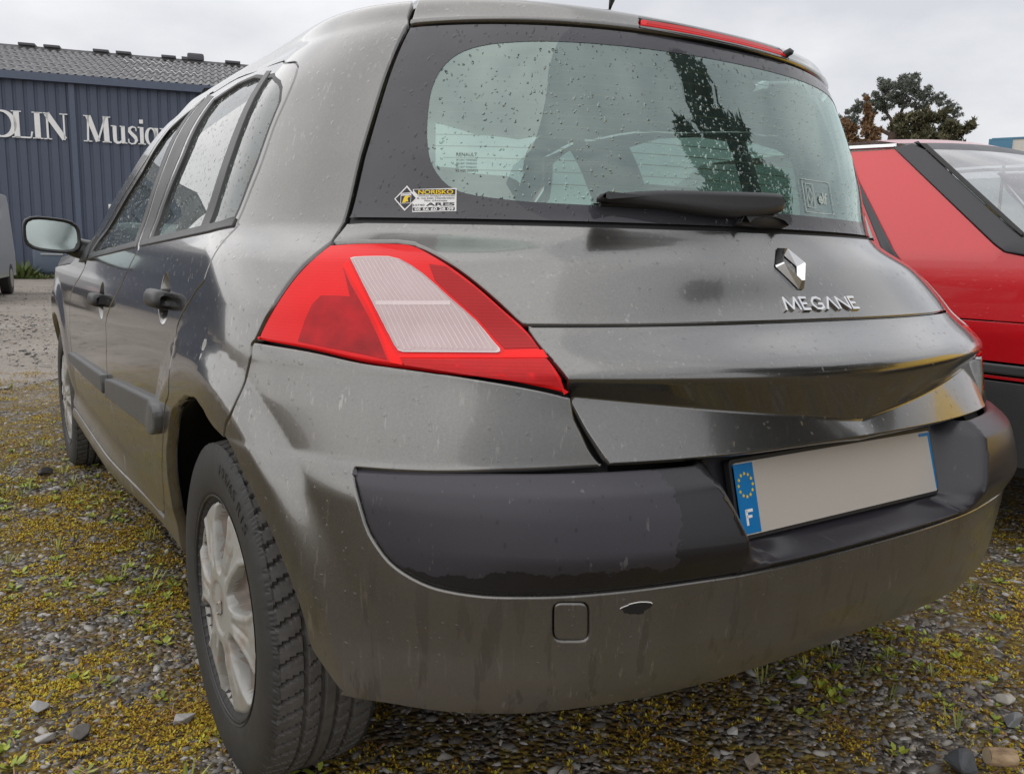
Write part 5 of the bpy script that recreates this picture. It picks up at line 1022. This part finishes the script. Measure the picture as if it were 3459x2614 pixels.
# ------------------------------------------------------------------ the music shop's shed
bl_a = -.25; D_ = Vector((math.cos(bl_a), math.sin(bl_a), 0)); N_ = Vector((-D_.y, D_.x, 0)); B0 = Vector((.63, 29.06, 0))
shop = tag(empty('music_shop_building'), 'slate blue corrugated metal shed with grey fibre cement roof and white wall lettering', 'building')
bR = Matrix.Rotation(bl_a, 4, 'Z'); shop.matrix_world = Matrix.Translation(B0) @ bR
blue = NT('slate_blue_cladding'); _f = blue.noise(1.2, 5); _st = blue.noise(3., 5, .6, sc=(1, 1, .1))
blue = blue.out(blue.bsdf(blue.mix(blue.math('MULTIPLY', _st, .5), blue.mix(_f, (.075, .093, .140), (.092, .112, .160)), (.052, .062, .085)), .55, 0., .4))
A0, A1 = -22., 13.; V = []; F = []; xs_ = []
a = A0
while a < A1:
    xs_ += [(a, 0.), (a + .02, -.035), (a + .205, -.035), (a + .225, 0.), (a + .29, 0.)]; a += .29
for x_, d in xs_: V += [(x_, d, 0), (x_, d, 5.95)]
F = [(2 * i, 2 * i + 2, 2 * i + 3, 2 * i + 1) for i in range(len(xs_) - 1)]
mesh('wall_cladding', V, F, blue, shop, True)
blue2 = plain('blue_flashing', (.085, .105, .155), .5)
for a in np.arange(A0 + 1.55 + 16 - 16, A1, 6.): pass
for a in (-16.42, -10.42, -4.42, 1.58, 7.58): MB().box((a, -.06, 2.95), (.16, .06, 5.9)).build('wall_post', blue2, shop)
MB().box((-4.5, -.12, 6.02), (35, .22, .23)).build('eaves_gutter', blue2, shop)
MB().box((-4.5, 6, 2.9), (34.8, 11.9, 5.8)).build('wall_core', blue2, shop)
V = []; F = []; xs_ = np.arange(A0, A1, .06)
rf = NT('fibre_cement_roof'); _f = rf.noise(2.2, 6, .65); _g = rf.noise(9., 4, .6)
rf = rf.out(rf.bsdf(rf.mix(_g, rf.ramp(_f, (.35, (.16, .16, .165)), (.6, (.25, .25, .255)), (.75, (.34, .34, .345))), (.20, .20, .205)), .85))
for k in range(7):                                       # six courses of corrugated sheets, each lapping the one below
    for e in (0, 1):
        t = k / 6 + (0 if e == 0 else .178); lift_ = (.0 if e == 0 else .028)
        for i, x_ in enumerate(xs_): V.append((x_, -.22 + t * 6.2, 6.12 + t * 1.92 + lift_ * -.5 + .010 * (1 - e) + .050 * math.sin(2 * math.pi * x_ / .24)))
n = len(xs_)
for k in range(6): F += [(2 * k * n + i, 2 * k * n + i + 1, (2 * k + 1) * n + i + 1, (2 * k + 1) * n + i) for i in range(n - 1)]
roof_o = mesh('roof', V, F, rf, shop, True)
mesh('roof', [(A0, 6, 8.04), (A1, 6, 8.04), (A1, 12.2, 6.1), (A0, 12.2, 6.1)], [(0, 1, 2, 3)], rf, shop)
MB().box((-4.5, 6, 8.02), (35, .4, .10)).build('ridge_capping', rf, shop)
for a0, a1 in ((-.86, -.32), (-.05, .48), (1.56, 2.09), (2.33, 2.85), (3.89, 4.40), (6.16, 6.72), (-2.9, -2.35), (-4.4, -3.9), (8.5, 9.1)):
    MB().box(((a0 + a1) / 2, 5.9, 8.10), (a1 - a0, .5, .09), bev=.02).build('ridge_vent', plain('vent_grey', (.10, .10, .11), .8) if 'vent_grey' not in bpy.data.materials else bpy.data.materials['vent_grey'], roof_o)
MB().box((5.1, 5.9, 8.18), (.60, .5, .26), bev=.08).box((4.75, 5.9, 8.10), (.3, .4, .1)).build('ridge_vent', bpy.data.materials['vent_grey'], roof_o)
lw_ = plain('lichen_white_sheet', (.45, .45, .45), .85)
for a0, a1, t in ((2.7, 4.3, .72), (3.2, 5.3, .38)):
    V = []; F = []; xx = np.arange(a0, a1, .0443)
    for e in (0, 1):
        for x_ in xx: V.append((x_, -.22 + (t + e * .045) * 6.2, 6.15 + (t + e * .045) * 1.92 + .050 * math.sin(2 * math.pi * x_ / .24)))
    mesh('pale_roof_patch', V, [(i, i + 1, len(xx) + i + 1, len(xx) + i) for i in range(len(xx) - 1)], lw_, roof_o, True)
# raised serif letters
letw = plain('white_sign_letters', (.80, .80, .79), .5, var=.03)
def stroke(mb, pts, fr, h=.05):
    """poly line with a width at each point: (x, y, w)"""
    P = np.array(pts, float); n = len(P); Lf = []; Rt = []
    for i in range(n):
        t = P[min(i + 1, n - 1), :2] - P[max(i - 1, 0), :2]; t /= np.hypot(*t); m = np.array((-t[1], t[0])) * P[i, 2] / 2; Lf.append(P[i, :2] + m); Rt.append(P[i, :2] - m)
    for i in range(n - 1): mb.prism([tuple(Lf[i]), tuple(Rt[i]), tuple(Rt[i + 1]), tuple(Lf[i + 1])], h, fr)
def arc2(cx, cy, rx, ry, a0, a1, w0, w1, n=22):
    return [(cx + rx * math.cos(t), cy + ry * math.sin(t), w0 + (w1 - w0) * abs(math.cos(t))) for t in np.radians(np.linspace(a0, a1, n))]
th, tn, sr = .150, .045, .030                             # thick, thin, serif height
def serif(x, y, w): return [(x - w / 2, y, sr), (x + w / 2, y, sr)]
GL = {'O': [arc2(.40, .39, .34, .375, 0, 360, tn, th, 40)],
 'L': [[(.12, 0, th), (.12, .79, th)], serif(.12, .775, .27), serif(.10, .015, .24), [(.05, .02, tn), (.50, .02, tn)], [(.485, 0, .03), (.525, .20, .05)]],
 'I': [[(.13, 0, th), (.13, .79, th)], serif(.13, .775, .28), serif(.13, .015, .28)],
 'N': [[(.09, 0, tn + .01), (.09, .78, tn + .01)], [(.08, .77, .16), (.55, .03, .15)], [(.55, 0, tn), (.55, .79, tn)], serif(.07, .775, .17), serif(.09, .015, .22), serif(.55, .775, .22)],
 'M': [[(.10, 0, tn + .01), (.13, .78, tn + .01)], [(.13, .78, .15), (.38, .02, .13)], [(.38, .02, .05), (.62, .78, .05)], [(.64, 0, th), (.62, .79, th)], serif(.10, .775, .20), serif(.65, .775, .22), serif(.10, .015, .24), serif(.64, .015, .26)],
 'u': [[(.09, .52, .11), (.09, .14, .11)] + [(x, y, w) for x, y, w in ((.10, .06, .10), (.15, .02, .09), (.22, .02, .06), (.29, .08, .045))], [(.33, .0, .11), (.33, .53, .11)], serif(.05, .52, .13), serif(.30, .52, .12), serif(.39, .015, .10)],
 's': [[(.25, .40, .03), (.24, .50, .035), (.15, .53, .05), (.06, .47, .08), (.06, .38, .10), (.14, .29, .11), (.22, .21, .11), (.25, .12, .09), (.20, .02, .05), (.11, .0, .04), (.03, .04, .035), (.02, .15, .03)]],
 'i': [[(.10, 0, .11), (.10, .53, .11)], serif(.05, .52, .12), serif(.10, .015, .22), [(.04, .70, .12), (.15, .70, .12)]],
 'q': [arc2(.19, .26, .14, .255, 0, 360, .035, .10, 30), [(.34, -.22, .11), (.34, .53, .11)], serif(.34, -.21, .22)],
 'e': [arc2(.18, .26, .14, .25, 10, 330, .035, .10, 30), [(.06, .29, .03), (.32, .29, .03)]]}
for ch, x_ in (('O', -.78), ('L', -.09), ('I', .46), ('N', .77), ('M', 1.87), ('u', 2.65), ('s', 3.11), ('i', 3.42), ('q', 3.61), ('u', 4.07), ('e', 4.52)):
    mb = MB()
    for st in GL[ch]: stroke(mb, st, lambda a, b, c, x_=x_: (x_ + a, -.036 - c, 4.2 + b))
    mb.build('sign_letter', letw, shop)
MB().box((2.6, -.07, 2.1), (.30, .03, .42)).build('wall_notice', M['white'], shop)
# ------------------------------------------------------------------ vehicles and bits by the shed
def wl(a, off, z=0): v = shop.matrix_world @ Vector((a, off, z)); return v
def simple_car(name, label, cat, col, loc, rz, L_=4.2, W_=1.72, H_=1.45, van=False, group=None):
    t = tag(empty(name, loc), label, cat, group); t.rotation_euler = (0, 0, rz)
    pm = plain(name + '_paint', col, .35, 0., .5, .6, .05); h = H_
    prof = [(-L_ / 2, .32), (-L_ / 2 - .02, .60), (-L_ / 2 + .05, .92), (-L_ / 2 + .25, h * .68), (-L_ / 2 + .75, h - .05), (-L_ / 2 + 1.3, h), (.15, h - .02), (.95, h * .66), (L_ / 2 - .15, h * .52), (L_ / 2, .60), (L_ / 2, .32)]
    if van: prof = [(-L_ / 2, .36), (-L_ / 2 - .02, .8), (-L_ / 2 + .06, h - .15), (-L_ / 2 + .2, h), (L_ / 2 - 1.7, h), (L_ / 2 - 1.0, h * .60), (L_ / 2 - .10, h * .47), (L_ / 2, .8), (L_ / 2, .36)]
    V = []; F = []; n = len(prof); lv = ((-1, 0.94), (-.96, 1.0), (.96, 1.0), (1, .94))
    for s_, k in lv:
        for y_, z_ in prof: V.append((s_ * W_ / 2 * (1 if z_ < h * .62 else .86 if not van else .94), y_ * (.985 if abs(s_) == 1 else 1), z_ * (1 if abs(s_) < 1 else .985)))
    for k in range(3):
        for i in range(n - 1): F.append((k * n + i, k * n + i + 1, (k + 1) * n + i + 1, (k + 1) * n + i))
    F += [tuple(range(n))[::-1], tuple(range(3 * n, 4 * n))]
    mesh('body', V, F, pm, t, True)
    gl = plain('dark_car_glass', (.03, .035, .04), .08, 0., .7) if 'dark_car_glass' not in bpy.data.materials else bpy.data.materials['dark_car_glass']
    for s_ in (-1, 1):
        x0, x1 = s_ * W_ / 2 * (1.003 if van else .985), s_ * W_ / 2 * (.965 if van else .87)
        q = [(-L_ / 2 + .55, h * .66), (-L_ / 2 + .85, h * .93), (.1, h * .93), (.75, h * .66)] if not van else [(L_ / 2 - 2.3, h * .60), (L_ / 2 - 2.3, h * .90), (L_ / 2 - 1.75, h * .90), (L_ / 2 - 1.15, h * .60)]
        V = [((x0 if i in (0, 3) else x1) + s_ * o, y_, z_) for o in (0, .012) for i, (y_, z_) in enumerate(q)]
        mesh('side_window', V, [(0, 1, 2, 3), (7, 6, 5, 4), (0, 4, 5, 1), (1, 5, 6, 2), (2, 6, 7, 3), (3, 7, 4, 0)], gl, t, True)
        MB().box((s_ * (W_ / 2 + .07), L_ / 2 - (1.35 if van else 1.25), h * .60), (.16, .10, .15), bev=.03).build('door_mirror', blk, t)
        for y_ in (-L_ / 2 + .75, L_ / 2 - .85):
            mb = MB(); mb.tube([(s_ * (W_ / 2 - .18), y_, .31), (s_ * (W_ / 2 - .02), y_, .31), (s_ * (W_ / 2 + .005), y_, .31)], [.31, .31, .28], 24); wh = mb.build('wheel', M['rubbertyre'], t)
            mb = MB(); mb.tube([(s_ * (W_ / 2), y_, .31), (s_ * (W_ / 2 + .012), y_, .31)], [.19, .18], 20); mb.build('wheel_trim', M['hubcap'], wh)
        MB().box((s_ * (W_ / 2 - .18), -L_ / 2 - .01, h * .55), (.16, .05, .26 if not van else .4), bev=.01).build('tail_lamp', M['redlens'], t)
        MB().box((s_ * (W_ / 2 - .25), L_ / 2 - .01, .62), (.30, .05, .14), bev=.02).build('headlight', M['clearrib'], t)
    MB().box((0, -L_ / 2 - .03, .48), (W_ * .98, .10, .20), bev=.03).build('rear_bumper', blk, t); MB().box((0, L_ / 2 + .03, .46), (W_ * .98, .10, .22), bev=.03).build('front_bumper', blk, t)
    return t
simple_car('parked_van', 'silver grey panel van cut off by the left edge of the picture', 'van', (.40, .40, .40), (-1.43, 16.9, 0), math.radians(170), 4.4, 1.80, 1.95, True)
simple_car('silver_car', 'silver car mostly hidden behind the grey hatchback, beside its door mirror', 'car', (.50, .51, .53), (2.0, 16.5, 0), math.radians(20), 4.0, 1.68, 1.42)
bn = tag(empty('storage_bin', wl(.92, -1.0)), 'blue grey rounded storage bin with a pale strip standing before the shed wall', 'bin'); bn.rotation_euler = (0, 0, bl_a)
MB().box((0, 0, .52), (.98, .7, .80), bev=.10).build('bin_body', plain('bin_blue', (.085, .11, .15), .5), bn, False); MB().box((0, 0, .95), (1.02, .74, .12), bev=.05).build('lid', plain('bin_lid', (.07, .09, .13), .5), bn, False)
MB().box((.05, -.36, .72), (.6, .03, .05), bev=.01).build('grip_strip', plain('strip_grey', (.34, .35, .36), .5), bn); MB().box((0, 0, .08), (.9, .62, .14)).build('bin_base', blk, bn)
tag(MB().box((0, 0, .45), (.22, .20, .9), bev=.03).build('marker_post', plain('post_grey', (.10, .105, .115), .6), loc=wl(1.62, -.9)), 'short dark grey post right of the storage bin by the shed', 'post')
# weeds along the wall
wv = [tuft(14, 1., .10, (.35, 1.3)) for _ in range(5)]
N = 500; a = RNG.uniform(-3, 8, N); o = RNG.uniform(-2.2, -.2, N); P0_ = np.array([wl(p, q_)[:] for p, q_ in zip(a, o)]); sz = RNG.uniform(.10, .38, N) * np.where((a > -.5) & (a < .35), 1.5, .55)
merge('wall_weeds', wv, N, P0_, np.stack([sz, sz, sz], 1), RNG.uniform(0, 6.28, N), leafmat('wall_weed_leaf', (.05, .085, .018), (.14, .17, .05)))
# ------------------------------------------------------------------ trees
def needle_mat(name, a, b):
    t = NT(name); r = t.n('ShaderNodeNewGeometry').outputs['Random Per Island']; return t.out(t.bsdf(t.mix(r, a, b), .7, 0., .25))
bark = plain('pine_bark', (.085, .058, .042), .9, var=.4)
def crown(name, clumps, mat, par, leaf, per):
    """leaf-sized faces gathered in clumps (x,y,z,r)"""
    V = []; k = 0
    for cx, cy, cz, r in clumps:
        n = int(per * r * r); u = RNG.normal(size=(n, 3)); u /= np.linalg.norm(u, axis=1, keepdims=True); rad = r * RNG.uniform(.25, 1, (n, 1)) ** .6
        c = np.array((cx, cy, cz)) + u * rad * np.array((1, 1, .75)); d = RNG.normal(size=(n, 3)); d[:, 2] += .5; d /= np.linalg.norm(d, axis=1, keepdims=True); s = np.cross(d, RNG.normal(size=(n, 3))); s /= np.linalg.norm(s, axis=1, keepdims=True); l = leaf * RNG.uniform(.6, 1.5, (n, 1))
        V.append(np.stack([c - s * l * .28, c + s * l * .28, c + d * l], 1).reshape(-1, 3))
    V = np.vstack(V); return mesh(name, V, [(3 * i, 3 * i + 1, 3 * i + 2) for i in range(len(V) // 3)], mat, par, True)
pine = tag(empty('pine_tree', (50.2, 31.6, 0)), 'tall umbrella pine with broad dark crown rising behind the red car', 'tree')
ax = Vector((.48, -.877, 0))                              # across the line of sight
SCA = [1., 0., 1., 0.]
def pp(a, z, d=0):
    a = (a + SCA[1]) * SCA[0]; z = z * SCA[2] + SCA[3]; d *= SCA[0]
    return (ax.x * a + .877 * d, ax.y * a + .48 * d, z)
SCA[:] = [.60, -1.3, .56, 4.3]
mb = MB(); mb.tube([(0, 0, 0), pp(-.6, 0), pp(-.4, 4), pp(.1, 7.2), pp(.2, 8.6), pp(.5, 10.6)], [.55, .5, .42, .34, .28, .16], 10)
tr = mb.build('trunk', bark, pine, False)
for l, r in (([pp(.1, 7.2), pp(1.6, 8.4), pp(3.2, 9.6)], .16), ([pp(.2, 8.4), pp(-1.4, 9.3), pp(-3.2, 10.2)], .15), ([pp(-.2, 6.6), pp(-2.4, 7.4), pp(-4.4, 8.6)], .16), ([pp(.4, 9.6), pp(.9, 11.4), pp(1.4, 12.6)], .13), ([pp(.4, 9.4), pp(-.8, 11.2), pp(-1.6, 12.2)], .12), ([pp(-1.4, 9.3), pp(-1.9, 8.2), pp(-2.4, 7.6)], .07), ([pp(.0, 7.4), pp(-1.2, 8.0), pp(-2.2, 9.4)], .08), ([pp(1.6, 8.4), pp(2.8, 8.1), pp(4.0, 8.3)], .07)):
    MB().tube(l, [r, r * .7, r * .3], 7).build('limb', bark, tr, False)
cl = []
for a, z, r in ((-5.4, 9.4, 1.0), (-5.6, 8.2, 1.1), (-4.6, 10.6, 1.0), (-3.4, 11.6, 1.1), (-3.8, 10.2, .8), (-2.0, 12.6, 1.3), (-2.2, 11.4, .9), (-.6, 13.7, 1.5), (-.8, 12.0, 1.2), (.9, 14.1, 1.5), (.5, 12.5, 1.3), (2.2, 13.4, 1.3), (1.9, 11.9, 1.1), (3.0, 11.8, 1.1), (3.4, 10.4, 1.2), (4.6, 11.9, 1.0), (5.4, 11.2, .9), (4.6, 10.0, 1.1), (5.2, 9.4, .9), (5.8, 10.4, .7), (3.2, 8.9, .9), (4.0, 8.4, .6), (-5.0, 7.2, .8)):
    for k in range(20): cl.append((*pp(a + RNG.normal() * r * .46, z + RNG.normal() * r * .34, RNG.normal() * 1.5), r * .58 * RNG.uniform(.16, .40)))
crown('crown', cl, needle_mat('hazy_pine_needles', (.075, .092, .075), (.165, .175, .145)), pine, .12, 1700)  # needle colours lightened and greyed to paint in distance haze
def bush_tree(name, label, cat, base, parts, mat, leaf, per, trunk_h, sca, grp=None):
    t = tag(empty(name, base), label, cat, grp); SCA[:] = sca; cl = []
    for x_, z_, r in parts:
        r *= sca[0]
        for k in range(14): cl.append((*pp(x_ + RNG.normal() * r * .5, max(.3, z_ + RNG.normal() * r * .45), RNG.normal() * .8), r * RNG.uniform(.25, .5)))
    crown('crown', cl, mat, t, leaf, per); mb = MB(); mb.tube([(0, 0, 0), pp(.1, trunk_h * .6), pp(.2, trunk_h)], [.22, .16, .06], 8); mb.build('trunk', bark, t, False); return t
brown = needle_mat('browned_foliage', (.12, .065, .030), (.24, .145, .075)); olive = needle_mat('olive_foliage', (.055, .060, .030), (.14, .125, .07))
bush_tree('brown_conifer', 'russet dying conifer with a pointed tip in front of the pine', 'tree', (44.8, 30.4, 0), [(-.2, 9.0, .4), (-.1, 8.2, .6), (0, 7.2, .9), (.2, 6.2, 1.1), (-1.8, 6.0, 1.2), (-3.4, 5.6, 1.1), (-2.4, 7.0, .6), (-4.0, 6.6, .8), (1.0, 5.2, 1.2), (-1, 4.6, 1.4), (1.5, 3.6, 1.4), (-3, 4, 1.4)], brown, .20, 900, 8., [.52, -.3, .62, 4.9])
bush_tree('olive_bush_tree', 'olive brown bushy tree right below the umbrella pine', 'tree', (47.2, 28.1, 0), [(-1.5, 6.4, 1.0), (-.2, 6.8, 1.0), (1.0, 6.7, .9), (2.2, 6.6, .8), (-1, 5.4, 1.3), (.8, 5.5, 1.3), (2.6, 5.4, 1.2), (3.8, 5.4, .9), (4.6, 5.6, .7), (0, 4.2, 1.5), (3, 4.2, 1.4), (-1, 3.2, 1.5), (1.5, 3, 1.5)], olive, .20, 900, 6., [.62, -1.2, .62, 5.3])
hb = tag(empty('roadside_hoarding', (57.9, 29.5, -.95)), 'white and blue signboard with red letters at the right edge of the picture', 'sign'); hb.rotation_euler = (0, 0, math.radians(-64))
MB().box((4.0, 0, 9.35), (9.0, .25, 1.7)).build('sign_board', plain('cream_board', (.62, .60, .55), .6), hb); MB().box((-.02, -.03, 9.35), (1.4, .3, 1.72)).build('sign_end', plain('sign_blue', (.08, .22, .34), .6), hb); MB().box((4.0, -.03, 10.2), (9.1, .32, .12)).build('sign_top', bpy.data.materials['sign_blue'], hb)
for x_ in (.3, 4, 7.7): MB().box((x_, .2, 4.3), (.2, .2, 8.6)).build('sign_post', blk, hb)
mb = MB(); text_into(mb, 'MA', 2.4, 8.72, 1.15, lambda a, b, c: (a, -.14 - c, b), 2.6, .05); mb.build('sign_letter', plain('sign_red', (.45, .05, .045), .5), hb)
# trees and a yellow car behind the photographer, seen mirrored in glass and paint
dk = needle_mat('dark_conifer_needles', (.012, .020, .016), (.035, .050, .035))
for name, label, bx, by, hgt, wid, seed in (('tall_conifer', 'tall dark conifer out of the picture, mirrored in the rear window', 8.9, -6.6, 12.6, 2.3, 3), ('tall_conifer', 'lower dark conifer out of the picture, mirrored beside the tall one in the rear window', 7.0, -7.9, 10.2, 1.6, 5)):
    t = tag(empty(name, (bx, by, 0)), label, 'tree', 'conifers mirrored in the rear window'); cl = []; rg = np.random.default_rng(seed)
    for k in range(150):
        z = .8 + (hgt - .8) * rg.uniform() ; w_ = wid * (1 - z / hgt) ** .55 * rg.uniform(.3, 1.05); a = rg.uniform(0, 6.28); cl.append((w_ * math.cos(a), w_ * math.sin(a), z, rg.uniform(.35, .75)))
    crown('crown', cl, dk, t, .26, 420); mb = MB(); mb.tube([(0, 0, 0), (.05, 0, hgt * .5), (0, 0, hgt * .96)], [.28, .18, .04], 8); mb.build('trunk', bark, t, False)
simple_car('yellow_van', 'yellow van out of the picture, mirrored in the right end of the tailgate', 'van', (.80, .50, .02), (5.4, -2.3, 0), math.radians(75), 4.6, 1.85, 2.2, True)
